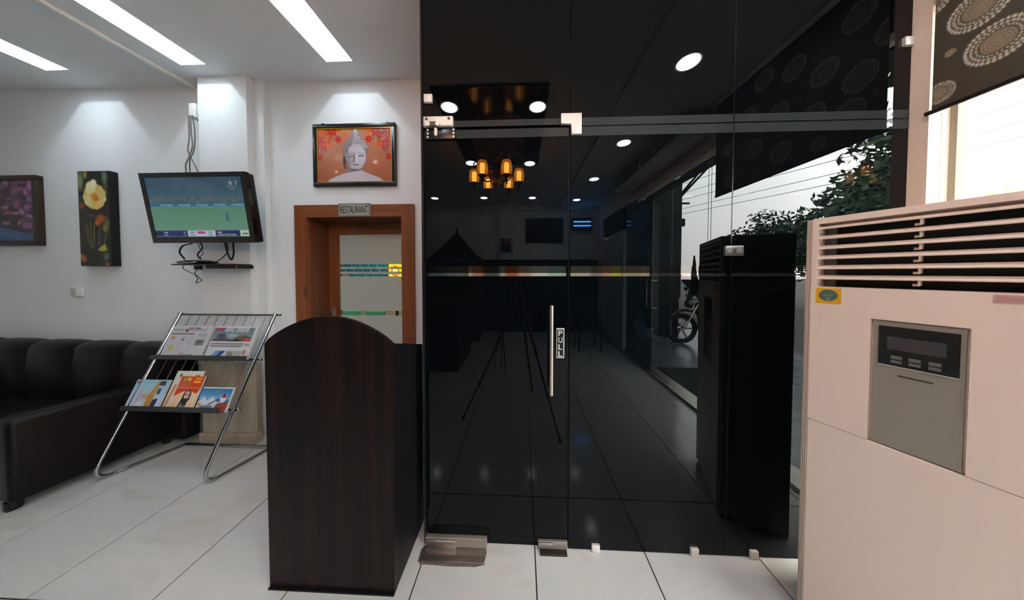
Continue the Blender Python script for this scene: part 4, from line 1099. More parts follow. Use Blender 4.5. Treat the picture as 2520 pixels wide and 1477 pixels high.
# magazines
im = Img(90, 70, (158, 196, 212)); im.vgrad((140, 190, 214), (206, 214, 226))
im.ell(0.10, 0.10, 0.07, 0.04, (200, 80, 70)); im.poly([(0.22, 0.9), (0.28, 0.3), (0.32, 0.3), (0.27, 0.9)], (206, 150, 160)); im.poly([(0.55, 1.0), (0.52, 0.55), (0.62, 0.25), (0.66, 0.05), (0.74, 0.05), (0.72, 0.4), (0.70, 0.8), (0.66, 1.0)], (190, 140, 50)); im.ell(0.44, 0.55, 0.1, 0.1, (196, 160, 140)); im.rect(0.72, 0.05, 0.9, 0.2, (70, 60, 56)); im.rect(0.74, 0.28, 0.84, 0.48, (60, 80, 120)); im.poly([(0.7, 1.0), (0.72, 0.66), (0.86, 0.62), (0.84, 1.0)], (58, 54, 92)); im.ell(0.35, 0.85, 0.2, 0.15, (232, 234, 240), 0.8, 0.6)
sheet('magazine', 'pale blue magazine with a golden map shape on the lower rack ledge', 'magazine', -3.100, -2.815, 0.490, 0.706, 0.004, im, 0.006, 'magazines on the rack', gloss=M_PRINTG)
im = Img(70, 80, (214, 204, 206)); im.noise(0.05, 12); im.rect(0, 0, 1, 0.18, (206, 212, 190)); im.poly([(0.02, 1.0), (0.10, 0.35), (0.2, 0.35), (0.13, 1.0)], (206, 140, 84)); im.rect(0.74, 0.10, 0.92, 0.22, (186, 110, 40)); im.ell(0.2, 0.12, 0.05, 0.04, (60, 80, 50)); im.rect(0.3, 0.3, 0.5, 0.4, (190, 120, 150)); im.rect(0.28, 0.55, 0.45, 0.72, (120, 96, 110)); im.ell(0.35, 0.9, 0.15, 0.08, (226, 180, 90))
sheet('magazine', 'cream magazine with an orange stripe tucked behind the orange one', 'magazine', -2.795, -2.570, 0.490, 0.776, 0.003, im, 0.005, 'magazines on the rack', gloss=M_PRINTG)
im = Img(70, 84, (206, 70, 22)); im.rect(0, 0.35, 1, 1, (226, 196, 160)); im.poly([(0, 0.36), (1, 0.36), (0.9, 0.52), (0.6, 0.42), (0.3, 0.46), (0, 0.6)], (206, 60, 20)); im.rect(0.05, 0.18, 0.5, 0.34, (190, 90, 60)); im.ell(0.2, 0.09, 0.07, 0.055, (120, 170, 90)); im.ell(0.38, 0.09, 0.08, 0.055, (226, 180, 70)); im.rect(0.66, 0.05, 0.9, 0.10, (230, 170, 40)); im.rect(0.60, 0.13, 0.9, 0.20, (230, 170, 40))
im.ell(0.55, 0.60, 0.17, 0.20, (36, 30, 34)); im.ell(0.55, 0.56, 0.11, 0.13, (206, 168, 148)); im.poly([(0.42, 0.66), (0.68, 0.66), (0.64, 0.92), (0.48, 0.92)], (40, 34, 40)); im.rect(0.46, 0.53, 0.53, 0.565, (30, 26, 30)); im.rect(0.57, 0.53, 0.64, 0.565, (30, 26, 30)); im.poly([(0.38, 1.0), (0.45, 0.72), (0.40, 0.6), (0.30, 1.0)], (44, 40, 50)); im.poly([(0.5, 1.0), (0.52, 0.85), (0.6, 0.85), (0.62, 1.0)], (140, 156, 180)); im.ell(0.12, 0.85, 0.12, 0.1, (230, 180, 110), 0.8, 0.6)
t3, FM, pr, th = sheet('magazine', 'orange magazine with a bearded man in sunglasses on its cover', 'magazine', -2.725, -2.530, 0.492, 0.737, 0.012, im, 0.006, 'magazines on the rack', gloss=M_PRINTG)
im = Img(84, 56, (40, 118, 186)); im.vgrad((30, 104, 176), (120, 176, 214), 0, 0.5); im.poly([(0.0, 0.62), (0.15, 0.40), (0.28, 0.55), (0.42, 0.38), (0.6, 0.6), (1, 0.6), (1, 1), (0, 1)], (206, 216, 228)); im.rect(0.05, 0.12, 0.3, 0.2, (80, 140, 150)); im.rect(0.42, 0.12, 0.62, 0.2, (110, 140, 120)); im.line(0.35, 0.72, 0.70, 0.42, 0.018, (50, 66, 96)); im.ell(0.76, 0.46, 0.10, 0.16, (226, 224, 226)); im.poly([(0.68, 0.42), (0.76, 0.24), (0.85, 0.42)], (150, 40, 50)); im.poly([(0.5, 1.0), (0.62, 0.66), (0.98, 0.58), (0.94, 1.0)], (150, 70, 54)); im.rect(0.1, 0.75, 0.5, 0.95, (90, 96, 130), 0.7); im.ell(0.06, 0.7, 0.06, 0.08, (206, 150, 40)); im.rect(0.0, 0.8, 0.12, 0.98, (206, 196, 190))
for e in ((0, 0, 1, 0.045), (0.97, 0, 1, 1)): im.rect(*e, (222, 224, 228))
sheet('magazine', 'blue magazine with a white mountain temple at the open end of the ledge', 'magazine', -2.520, -2.258, 0.488, 0.660, 0.004, im, 0.005, 'magazines on the rack', gloss=M_PRINTG)

# ================================================================== FLOOR-STANDING AIR CONDITIONER
acd = Vector((0.38176, -0.92426, 0)); acn = Vector((-0.92426, -0.38176, 0))
AM = Matrix(((acd.x, 0, acn.x, 1.215), (acd.y, 0, acn.y, 1.115), (0, 1, 0, 0), (0, 0, 0, 1)))   # local: x along the front, y up, z out of the front
AW, AH, AD = 0.53, 1.745, 0.33
ac = thing('air_conditioner', 'tall cream floor-standing air conditioner in front of the window', 'air conditioner', tuple(AM @ Vector((AW / 2, 0, -AD / 2))))
# body shell: sides, back, top and front panels (grille opening left free)
gx0, gx1, gz0, gz1 = 0.038, AW - 0.038, 1.463, 1.722
MB().rbox((0.0, 0.0, -AD), (AW, AH, -0.075), 0.012, 3, AM).build('rear_shell', mat('ac_shell', (206, 194, 184), 0.5), ac, True)
fr = MB()
fr.box((0.022, 0.902, -0.076), (AW - 0.022, gz0, 0.0), AM)
fr.box((0.022, gz1, -0.076), (AW - 0.022, AH, 0.0), AM)
fr.box((0.022, gz0, -0.076), (gx0, gz1, 0.0), AM); fr.box((gx1, gz0, -0.076), (AW - 0.022, gz1, 0.0), AM)
MB().rbox((0.022, 0.04, -0.076), (AW - 0.022, 0.899, -0.0005), 0.002, 2, AM).build('lower_panel', M_ACBODY, ac)
# upper front panel with a recess for the controls
rx0, rx1, rz0, rz1 = 0.172, 0.349, 0.902, 1.352
fr = MB()
fr.box((0.022, 0.9015, -0.076), (rx0, gz0, 0.0), AM); fr.box((rx1, 0.9015, -0.076), (AW - 0.022, gz0, 0.0), AM); fr.box((rx0, rz1, -0.076), (rx1, gz0, 0.0), AM)
fr.box((0.022, gz1, -0.076), (AW - 0.022, AH, 0.0), AM); fr.box((0.022, gz0, -0.076), (gx0, gz1, 0.0), AM); fr.box((gx1, gz0, -0.076), (AW - 0.022, gz1, 0.0), AM)
fr.build('front_panel', M_ACBODY, ac)
for sx in (0, 1):
    for k in range(3):
        x0 = (0.0 + 0.0075 * k) if sx == 0 else AW - 0.0075 * (k + 1)
        zz = [-0.012, -0.006, -0.002][k]
        MB().rbox((x0 + 0.0008, 0.02, -0.076), (x0 + 0.0067, AH - 0.002 - (0.004 if k == 0 else 0), zz), 0.0018, 2, AM).build('corner_rib', M_ACTRIM, ac, True)
MB().box((0.006, 0.0, -AD + 0.02), (AW - 0.006, 0.04, -0.02), AM).build('plinth', M_BLACK, ac)
# grille
gb = MB().box((gx0, gz0, -0.0755), (gx1, gz1, -0.070), AM).build('grille_backing', M_BLACKM, ac)
MB().box((gx0, gz0, -0.074), (gx0 + 0.0, gz1, -0.0), AM)
MB().box((gx0 + 0.001, gz0 + 0.001, -0.070), (gx0 + 0.03, gz1 - 0.001, -0.055), AM).build('grille_side', mat('grille_grey', (110, 106, 98), 0.6), ac)
nsl = 6
for k in range(nsl):
    z = gz1 - 0.010 - k * (gz1 - gz0 - 0.012) / nsl
    t = MB()
    prof = [(-0.030, z + 0.004), (-0.006, z - 0.004), (-0.003, z - 0.0095), (-0.006, z - 0.013), (-0.030, z - 0.002)]
    a = [t.bm.verts.new(AM @ Vector((gx0, q, p))) for p, q in prof]
    b_ = [t.bm.verts.new(AM @ Vector((gx1, q, p))) for p, q in prof]
    t.bm.faces.new(a); t.bm.faces.new(b_[::-1])
    for i in range(5): t.bm.faces.new((a[i], b_[i], b_[(i + 1) % 5], a[(i + 1) % 5]))
    sl = t.build('louver', M_ACBODY, ac)
    xm = 0.258
    MB().box((xm, z - 0.030, -0.03), (xm + 0.005, z - 0.006, -0.012), AM).box((xm - 0.012, z - 0.032, -0.032), (xm + 0.001, z - 0.024, -0.026), AM).build('louver_link', M_ACBODY, sl)
    MB().box((gx0 + 0.001, z - 0.026, -0.03), (gx0 + 0.006, z - 0.008, -0.012), AM).build('louver_peg', M_ACTRIM, sl)
# control recess
MB().box((rx0, rz0, -0.076), (rx1, rz1, -0.016), AM).build('recess_floor', M_ACBODY, ac)
cpn = MB().rbox((rx0 + 0.005, rz0 + 0.0005, -0.016), (rx1 - 0.006, rz1 - 0.006, -0.006), 0.0015, 2, AM).build('control_panel', M_ACGREY, ac)
label_part(cpn, 'grey control panel with black display')
MB().rbox((0.189, 1.194, -0.007), (0.334, 1.331, -0.003), 0.001, 2, AM).build('display_window', mat('display_black', (16, 16, 17), 0.22), cpn)
MB().box((0.207, 1.250, -0.0031), (0.313, 1.296, -0.0022), AM).build('display', mat('display_grey', (58, 58, 60), 0.3), cpn)
for k, x in enumerate((0.226, 0.260, 0.295)):
    MB().rbox((x - 0.011, 1.218, -0.0033), (x + 0.011, 1.230, -0.0008), 0.001, 2, AM).build('button', mat('button_grey', (96, 96, 96), 0.3), cpn)
    MB().rbox((x - 0.011, 1.204, -0.0033), (x + 0.011, 1.214, -0.0008), 0.001, 2, AM).build('button', MATS['button_grey'], cpn)
MB().box((0.190, 1.1905, -0.0065), (0.334, 1.1935, -0.002), AM).build('bright_edge', mat('bright_edge', (214, 208, 196), 0.3, 0.4), cpn)
MB().box((0.229, 1.158, -0.0064), (0.293, 1.164, -0.0052), AM).build('finger_slot', mat('slot_dark', (66, 66, 66), 0.6), cpn)
# stickers
im = Img(66, 62, (226, 168, 20)); im.noise(0.05, 8); im.ell(0.5, 0.48, 0.40, 0.40, (196, 150, 20)); im.ell(0.49, 0.46, 0.37, 0.36, (66, 92, 88)); im.ell(0.49, 0.46, 0.30, 0.28, (72, 100, 94)); im.ell(0.49, 0.70, 0.10, 0.09, (150, 156, 130), 0.9, 0.5)
im.poly([(0.42, 0.6), (0.5, 0.2), (0.58, 0.6)], (90, 118, 104), 0.7); im.rect(0.30, 0.42, 0.44, 0.52, (150, 146, 60), 0.6); im.rect(0.54, 0.42, 0.66, 0.52, (150, 146, 60), 0.6)
O = AM @ Vector((0.0365, 1.4575, 0.0012)); 
stk = grid_print('energy_sticker', im, O, acd * 0.066, Vector((0, 0, -0.062)), M_PRINT, ac)
label_part(stk, 'yellow sticker with a dark green oval')
im = Img(50, 20, (196, 160, 152)); textlines(im, 0.05, 0.2, 0.95, 0.95, 4, (176, 130, 126))
label_part(grid_print('rating_sticker', im, AM @ Vector((0.377, 1.457, 0.001)), acd * 0.09, Vector((0, 0, -0.024)), M_PRINT, ac), 'faded pink rating sticker')

# ================================================================== ROLLER BLIND
bl = thing('roller_blind', 'olive brown roller blind printed with dotted circles over the window', 'blind', (1.93, 0.65, 2.28))
W_, H_ = 1.16, 0.90       # y from 1.262 down to 0.11, z from 2.28 up to 3.18
im = Img(420, 326, (74, 68, 57)); im.noise(0.02, 40)
def disc(cy, cz, r, full=True):
    u = (1.262 - cy) / W_; v = (3.18 - cz) / H_
    ru, rv = r / W_, r / H_
    tone = (206, 196, 178)
    if full:
        for ring, (q, n_, s_) in enumerate(((0.95, 34, 0.070), (0.78, 30, 0.058), (0.63, 28, 0.045))):
            for k in range(n_):
                a = 2 * math.pi * k / n_
                im.ell(u + ru * q * math.cos(a), v + rv * q * math.sin(a), ru * s_, rv * s_ * 1.25, tone)
    for q, c_ in ((0.52, (160, 140, 118)), (0.45, (104, 96, 80)), (0.41, (166, 142, 116)), (0.34, (108, 98, 82)), (0.30, (160, 138, 116)), (0.22, (110, 100, 84)), (0.18, (164, 142, 120)), (0.10, (120, 108, 92)), (0.05, (168, 150, 128))):
        im.ell(u, v, ru * q, rv * q, c_, 0.9)
for cy, cz, r, f_ in [(1.104, 2.463, 0.078, True), (1.150, 2.640, 0.078, True), (1.243, 2.352, 0.045, True), (1.217, 2.513, 0.030, False), (1.283, 2.80, 0.075, True), (0.92, 2.56, 0.078, True), (0.96, 2.36, 0.045, True), (0.98, 2.80, 0.078, True), (0.72, 2.42, 0.078, True), (0.70, 2.72, 0.078, True), (0.50, 2.55, 0.078, True), (0.44, 2.85, 0.078, True), (0.28, 2.40, 0.078, True), (0.25, 2.68, 0.06, True), (0.80, 2.97, 0.078, True), (1.14, 3.0, 0.078, True), (0.58, 3.06, 0.078, True), (0.56, 2.36, 0.03, False), (0.84, 2.71, 0.03, False)]:
    disc(cy, cz, r, f_)
grid_print('fabric', im, (1.930, 1.262, 3.18), (0, -W_, 0), (0, 0, -H_), M_PRINT, bl)
MB().box((1.9305, 0.112, 2.28), (1.9315, 1.262, 3.18)).build('fabric_lining', mat('blind_lining', (40, 37, 32), 0.9), bl)
MB().tube([(1.931, 0.105, 2.278), (1.931, 1.279, 2.278)], 0.010, 12).build('bottom_bar', mat('bar_dark', (34, 30, 26), 0.4), bl, True)
MB().tube([(1.905, 0.10, 3.175), (1.905, 1.276, 3.175)], 0.024, 16).build('roller', M_WHITEP, bl, True)
for y in (0.06, 0.02):
    MB().tube([(1.925, y, 3.1), (1.925, y, 1.3)], 0.0025, 6).build('pull_cord', M_WHITEP, bl)

# ================================================================== THINGS BEHIND THE CAMERA, SEEN MIRRORED IN THE GLASS
# amber chandelier
CHX, CHY = -0.317, RY(3.10)
M_BRASS = mat('brass', (150, 100, 40), 0.25, 1.0)
M_AMBER = clear_glass('amber_glass', (1.0, 0.70, 0.34), 1.5, (0.95, 0.50, 0.12), 0.45)
M_BULB = mat('bulb', (255, 220, 160), 0.5, emit=(255, 196, 116), estr=120.0)
chd = thing('chandelier', 'brass chandelier with six glowing amber glass lamps', 'chandelier', (CHX, CHY, CZ))
MB().lathe([(0.0, 0.0), (0.06, 0.0), (0.055, -0.02), (0.02, -0.04), (0.0, -0.045)], (CHX, CHY, CZ - 0.013), 20).build('ceiling_rose', M_BRASS, chd, True)
MB().cyl((CHX, CHY, CZ - 0.02), (CHX, CHY, 2.98), 0.006, 8).build('rod', M_BLACK, chd)
MB().lathe([(0.0, 0.36), (0.03, 0.35), (0.05, 0.30), (0.02, 0.24), (0.06, 0.18), (0.085, 0.12), (0.05, 0.06), (0.02, 0.03), (0.035, -0.02), (0.02, -0.06), (0.0, -0.09)], (CHX, CHY, 2.66), 20).build('hub', M_BRASS, chd, True)
for k in range(6):
    a = math.radians(60 * k)
    dx, dy = math.cos(a), math.sin(a)
    q = lambda r_, z: (CHX + dx * r_, CHY + dy * r_, z)
    arm = MB().tube(bez([q(0.04, 2.72), q(0.10, 2.66), q(0.17, 2.70), q(0.20, 2.86), q(0.245, 2.92), q(0.285, 2.88), q(0.28, 2.83)]), 0.008, 8).build('arm', M_BRASS, chd, True)
    MB().tube(bez([q(0.06, 2.86), q(0.11, 2.98), q(0.15, 2.99), q(0.155, 2.93), q(0.13, 2.91)]), 0.006, 8).build('scroll', M_BRASS, arm, True)
    c0 = q(0.28, 2.72)
    lmp = MB().lathe([(0.028, 0.09), (0.05, 0.085), (0.062, 0.05), (0.066, 0.0), (0.062, -0.05), (0.045, -0.072)], c0, 20).build('lamp_shade', M_AMBER, chd, True)
    MB().lathe([(0.0, 0.06), (0.026, 0.058), (0.030, 0.0), (0.026, -0.058), (0.0, -0.06)], c0, 14).build('bulb', M_BULB, lmp, True)
    MB().lathe([(0.034, 0.088), (0.02, 0.10), (0.012, 0.115), (0.0, 0.118)], c0, 14).build('cap', M_BRASS, lmp, True)
    MB().lathe([(0.046, -0.072), (0.05, -0.08), (0.02, -0.10), (0.012, -0.13), (0.018, -0.14), (0.008, -0.16), (0.012, -0.17), (0.0, -0.19)], c0, 14).build('finial', M_BRASS, lmp, True)

# tripod with the photographer's camera
tri = thing('tripod', 'black three-legged tripod mirrored in the middle of the glass door', 'tripod', (0, -0.06, 0))
top = Vector((-0.02, -0.06, 1.36))
MB().cyl((-0.02, -0.06, 0.92), (-0.02, -0.06, 1.44), 0.014).build('column', M_BLACK, tri, True)
MB().rbox((-0.055, -0.095, 1.24), (0.015, -0.025, 1.32), 0.01).build('shoulder', M_BLACK, tri, True)
for fx, fy in ((0.343, 0.469), (-0.607, 0.162), (0.13, -0.498)):
    h0 = Vector((-0.02, -0.06, 1.28)); f0 = Vector((fx, fy, 0.012))
    h0 = h0 + (f0 - h0) * 0.03
    lg = MB().tube([h0, h0.lerp(f0, 0.42)], 0.015, 10).build('leg', M_BLACK, tri, True)
    MB().tube([h0.lerp(f0, 0.40), h0.lerp(f0, 0.72)], 0.012, 10).build('leg_tube', M_BLACK, lg, True)
    MB().tube([h0.lerp(f0, 0.70), f0], 0.009, 10).build('leg_tube', M_BLACK, lg, True)
    for t in (0.42, 0.72):
        MB().tube([h0.lerp(f0, t - 0.015), h0.lerp(f0, t + 0.02)], 0.019, 10).build('clamp', M_BLACK, lg, True)
    MB().lathe([(0.0, 0.0), (0.018, 0.0), (0.016, 0.02), (0.008, 0.03), (0.0, 0.03)], (fx, fy, 0), 12).build('rubber_foot', M_BLACKM, lg, True)
camb = thing('camera_body', 'small black camera standing on the mirrored tripod', 'camera', (-0.01, -0.07, 1.44))
MB().rbox((-0.04, -0.11, 1.445), (0.04, -0.045, 1.575), 0.012).build('case', M_BLACK, camb, True)
MB().lathe([(0.022, 0.0), (0.022, 0.015), (0.016, 0.017), (0.0, 0.012)], (0.0, -0.046, 1.53), 20, 'y').build('lens', M_TVB, camb, True)

# reception counter and sign stand
ctr = thing('reception_counter', 'black reception counter mirrored low in the glass door', 'counter', (-1.5, RY(4.2), 0))
MB().box((-2.6, RY(4.7), 0.0), (-0.98, RY(3.73), 1.0)).build('body', M_EBONY, ctr)
MB().rbox((-2.64, RY(4.74), 1.0), (-0.94, RY(3.69), 1.04), 0.006).build('top', mat('counter_top', (66, 60, 56), 0.3), ctr)
es = thing('sign_stand', 'slim black sign stand with a tilted glossy board, mirrored beside the tripod', 'sign stand', (-0.3, RY(3.7), 0))
EM = frame((-0.47, RY(3.60), 1.03), (0.97, 0.2, 0), (0.05, -0.22, 0.95))
MB().rbox((0.0, 0.0, -0.012), (0.30, 0.37, 0.0), 0.003, 2, EM).build('board', mat('gloss_black', (6, 6, 7), 0.03), es)
for a, b_ in (((0, 0, 0), (0.30, 0.012, 0.006)), ((0, 0.358, 0), (0.30, 0.37, 0.006)), ((0, 0, 0), (0.012, 0.37, 0.006)), ((0.288, 0, 0), (0.30, 0.37, 0.006))):
    MB().box(a, b_, EM).build('board_frame', mat('dark_frame', (40, 40, 42), 0.2, 0.6), es)
for x, y in ((-0.40, 0.0), (-0.22, 0.0), (-0.31, 0.25)):
    MB().tube([(-0.31, RY(3.64), 1.05), (x - 0.02, RY(3.64) - y, 0.0)], 0.008, 8).build('leg', M_BLACK, es)

# kiosk with pagoda roof
kx, ky = -1.50, RY(5.65)
kio = thing('kiosk', 'dark wooden kiosk with a curved pagoda roof by the far wall', 'kiosk', (kx, ky, 0))
t = MB()
rings = []
for r_, z in [(0.72, 1.74), (0.60, 1.80), (0.42, 1.96), (0.26, 2.14), (0.12, 2.32), (0.03, 2.42)]:
    rings.append([t.bm.verts.new((kx + sx * r_, ky + sy * r_ * 0.55, z)) for sx, sy in ((-1, -1), (1, -1), (1, 1), (-1, 1))])
for a, b_ in zip(rings, rings[1:]):
    for j in range(4): t.bm.faces.new((a[j], a[(j + 1) % 4], b_[(j + 1) % 4], b_[j]))
t.bm.faces.new(rings[0]); t.bm.faces.new(rings[-1])
t.build('roof', M_EBONY, kio)
MB().lathe([(0.0, 0.0), (0.03, 0.0), (0.02, 0.03), (0.035, 0.06), (0.012, 0.1), (0.0, 0.14)], (kx, ky, 2.42), 12).build('finial', M_EBONY, kio, True)
MB().box((kx - 0.55, ky - 0.28, 0), (kx + 0.55, ky + 0.28, 1.74)).build('body', M_EBONY, kio)

# dado, pictures and lamp on the far wall
dd = struct('trim_3', MB().box((XL, YF, 0), (XR, YF + 0.03, 1.86)), M_EBONY, 'dark wood dado along the far lobby wall', 'trim')
MB().box((-0.56, YF, 1.86), (-0.22, YF + 0.14, CZ)).build('pilaster', M_WALL, wf)
MB().box((XL, YF, 3.12), (XR, YF + 0.05, CZ)).build('cornice', M_WALL, wf)
im = Img(90, 56, (14, 30, 62)); im.vgrad((14, 36, 78), (12, 12, 20)); im.noise(0.1, 14); im.ell(0.3, 0.4, 0.2, 0.1, (90, 40, 30), 0.7, 0.8); im.ell(0.5, 0.6, 0.25, 0.12, (70, 40, 30), 0.6, 0.8)
p1_ = thing('city_picture', 'wide dark blue night picture on the far wall', 'picture', (0.57, YF, 2.28))
MB().rbox((0.09, YF + 0.001, 2.285), (1.05, YF + 0.035, 2.91), 0.004).build('frame', M_BLACK, p1_)
grid_print('print', im, (1.03, YF + 0.0355, 2.89), (-0.92, 0, 0), (0, 0, -0.585), M_PRINTG, p1_)
p2_ = thing('notice_frame', 'small dark framed notice on the far wall pilaster', 'picture', (-0.4, YF, 2.04))
MB().rbox((-0.53, YF + 0.141, 2.04), (-0.275, YF + 0.16, 2.385), 0.003).build('frame', M_BLACK, p2_)
MB().box((-0.51, YF + 0.16, 2.06), (-0.295, YF + 0.1605, 2.365)).build('notice', mat('notice_grey', (40, 44, 46), 0.1), p2_)
ik = thing('insect_lamp', 'blue glowing insect lamp with two tubes high on the far wall', 'lamp', (1.5, YF, 2.62))
MB().rbox((1.25, YF + 0.001, 2.60), (1.76, YF + 0.09, 2.91), 0.01).build('case', mat('insect_case', (30, 32, 60), 0.4), ik)
for z in (2.70, 2.80):
    MB().cyl((1.29, YF + 0.11, z), (1.72, YF + 0.11, z), 0.013, 12).build('tube', mat('blue_tube', (40, 120, 255), 0.4, emit=(70, 170, 255), estr=85.0), ik)
# dark chair by the street side
chx, chy = 1.30, RY(4.95)
dc = thing('lobby_chair', 'dark chair by the street-side glass, mirrored right of the door', 'chair', (chx, chy, 0))
MB().rbox((chx - 0.24, chy - 0.24, 0.40), (chx + 0.24, chy + 0.24, 0.47), 0.02).build('seat', M_LEATHER, dc, True)
MB().rbox((chx - 0.24, chy - 0.26, 0.50), (chx + 0.24, chy - 0.20, 0.98), 0.02).build('backrest', M_LEATHER, dc, True)
for sx in (-0.21, 0.21):
    for sy in (-0.21, 0.21):
        MB().cyl((chx + sx, chy + sy, 0), (chx + sx, chy + sy, 0.41), 0.018, 10).build('leg', M_BLACK, dc)
    MB().rbox((chx + sx - 0.02, chy - 0.22, 0.60), (chx + sx + 0.02, chy + 0.20, 0.64), 0.01).build('armrest', M_BLACK, dc, True)
    MB().cyl((chx + sx, chy + 0.18, 0.46), (chx + sx, chy + 0.18, 0.61), 0.014, 8).build('arm_post', M_BLACK, dc)

# air curtain over the street doors
y0_, y1_ = RY(4.60), RY(2.66)
acu = thing('air_curtain', 'long white air curtain with slatted intake above the street doors', 'air curtain', (1.82, (y0_ + y1_) / 2, 3.0))
pr_ = []
for k in range(9):
    a = math.radians(90 + 100 * k / 8)
    pr_.append((1.80 + 0.13 * math.cos(a), 3.06 + 0.125 * math.sin(a)))
pr_ = [(1.935, 3.185)] + pr_ + [(1.70, 2.99), (1.78, 2.94), (1.935, 2.94)]
t = MB()
a = [t.bm.verts.new((x, y0_, z)) for x, z in pr_]; b_ = [t.bm.verts.new((x, y1_, z)) for x, z in pr_]
t.bm.faces.new(a); t.bm.faces.new(b_[::-1])
for i in range(len(a)): t.bm.faces.new((a[i], b_[i], b_[(i + 1) % len(a)], a[(i + 1) % len(a)]))
t.build('casing', M_WHITEP, acu)
for seg in (0, 1):
    s0 = y0_ + 0.05 + seg * (y1_ - y0_) / 2; s1 = s0 + (y1_ - y0_) / 2 - 0.09
    MB().box((1.655, s0, 3.02), (1.668, s1, 3.15)).build('intake', M_BLACKM, acu)
    for k in range(14):
        yy = s0 + (s1 - s0) * (k + 0.5) / 14
        MB().box((1.650, yy - 0.010, 3.02), (1.657, yy + 0.010, 3.15)).build('slat', mat('slat_grey', (150, 150, 150), 0.5), acu)

# ================================================================== OUTSIDE
porch = struct('ground_porch', MB().box((XR + 0.16, -8.0, -0.06), (5.2, 2.4, 0.0)), M_PORCH, 'grey swirled stone porch outside the street doors', 'porch')
road = struct('ground_road', MB().box((5.2, -60, -0.16), (120, 60, -0.10)).box((XR + 0.16, -60, -0.16), (5.2, -8.0, -0.10)), M_ROAD, 'dusty road in front of the building', 'road')
colm = struct('wall_column', MB().box((3.25, RY(6.5), 0), (3.72, RY(6.0), 3.55)), M_DARKWALL, 'black stone porch column', 'column')
MB().box((2.95, -8.0, 3.30), (3.19, 1.6, 3.49)).build('porch_beam', M_DARKWALL, colm)
bdg = struct('wall_neighbour', MB().box((2.6, -9.0, 0), (4.9, -6.8, 5.2)), mat('neighbour_wall', (58, 62, 62), 0.9), 'dark neighbouring building wall past the porch', 'building')
opp = struct('wall_daylight_block', MB().box((14.0, -6.2, -0.1), (20.0, 13.0, 17.0)), mat('daylight_block_wall', (150, 140, 128), 0.9), 'plain unseen building added across the road to block daylight', 'building')  # added out of view to cut the daylight reaching the lobby floor
mt = tag(MB().rbox((XR + 0.22, RY(4.0), 0.0), (2.78, RY(3.05), 0.014), 0.005).build('door_mat', mat('mat_dark', (26, 28, 32), 0.95)), 'dark door mat outside the street doors', 'mat')

def pot(x, y, r_, m, lab, leafs, hgt):
    t = thing('potted_plant', lab, 'plant', (x, y, 0), 'porch plants')
    MB().lathe([(0.0, 0.0), (r_ * 0.75, 0.0), (r_, r_ * 1.7), (r_ * 1.08, r_ * 1.75), (r_ * 1.08, r_ * 1.95), (r_ * 0.95, r_ * 1.95), (r_ * 0.9, r_ * 1.6), (0, r_ * 1.6)], (x, y, 0), 20).build('pot', m, t, True)
    for k in range(leafs):
        a = random.random() * 6.28; L = hgt * (0.6 + 0.4 * random.random()); s = 0.25 + 0.3 * random.random()
        p0 = Vector((x, y, r_ * 1.6)); p1 = p0 + Vector((math.cos(a) * s * L * 0.4, math.sin(a) * s * L * 0.4, L * 0.6)); p2 = p0 + Vector((math.cos(a) * s * L, math.sin(a) * s * L, L * (0.85 + 0.15 * random.random())))
        sd = Vector((-math.sin(a), math.cos(a), 0)) * 0.022
        lm = MB()
        lm.bm.faces.new([lm.bm.verts.new(v) for v in (p0 - sd * 0.5, p0 + sd * 0.5, p1 + sd, p1 - sd)])
        lm.bm.faces.new([lm.bm.verts.new(v) for v in (p1 - sd, p1 + sd, p2)])
        lm.build('leaf', M_LEAF, t)
pot(2.98, RY(5.95), 0.11, mat('pot_white', (206, 210, 214), 0.5), 'plant in a white pot on the porch', 9, 0.6)
pot(2.62, RY(6.05), 0.12, mat('pot_red', (96, 36, 30), 0.6), 'plant in a red clay pot on the porch', 14, 0.9)

# motorcycle parked at the porch edge
mx, my = 3.42, RY(5.42)
mc = thing('motorcycle', 'black motorcycle parked on the porch edge, mirrored beside the column', 'motorcycle', (mx + 0.6, my, 0))
R_w = 0.33
def torus(c0, R0, r0, n=30, m_=8):
    t = MB(); t.tube([(c0[0] + R0 * math.cos(2 * math.pi * k / n), c0[1], c0[2] + R0 * math.sin(2 * math.pi * k / n)) for k in range(n)], r0, m_, closed=True); return t
M_MC = mat('bike_black', (14, 15, 17), 0.3)
for wx in (mx, mx + 1.25):
    w = torus((wx, my, R_w), R_w - 0.045, 0.045).build('tyre', M_BLACKM, mc, True)
    torus((wx, my, R_w), R_w - 0.09, 0.014).build('rim', M_MC, w, True)
    for k in range(6):
        a = math.radians(60 * k)
        MB().tube([(wx, my, R_w), (wx + (R_w - 0.09) * math.cos(a), my, R_w + (R_w - 0.09) * math.sin(a))], 0.013, 6).build('spoke', M_MC, w)
    MB().cyl((wx, my - 0.05, R_w), (wx, my + 0.05, R_w), 0.05).build('hub', M_STEEL, w, True)
for s in (-0.09, 0.09):
    MB().tube([(mx, my + s, R_w), (mx + 0.28, my + s, 0.86)], 0.02, 8).build('fork', M_STEEL, mc, True)
MB().tube(bez([(mx + 0.30, my - 0.34, 1.02), (mx + 0.27, my - 0.15, 0.96), (mx + 0.27, my + 0.15, 0.96), (mx + 0.30, my + 0.34, 1.02)]), 0.014, 8).build('handlebar', M_MC, mc, True)
MB().lathe([(0.0, -0.1), (0.08, -0.06), (0.1, 0.0), (0.1, 0.02), (0.0, 0.03)], (mx + 0.16, my, 0.86), 16, 'x').build('headlamp', mat('lamp_dark', (60, 62, 66), 0.2, 0.6), mc, True)
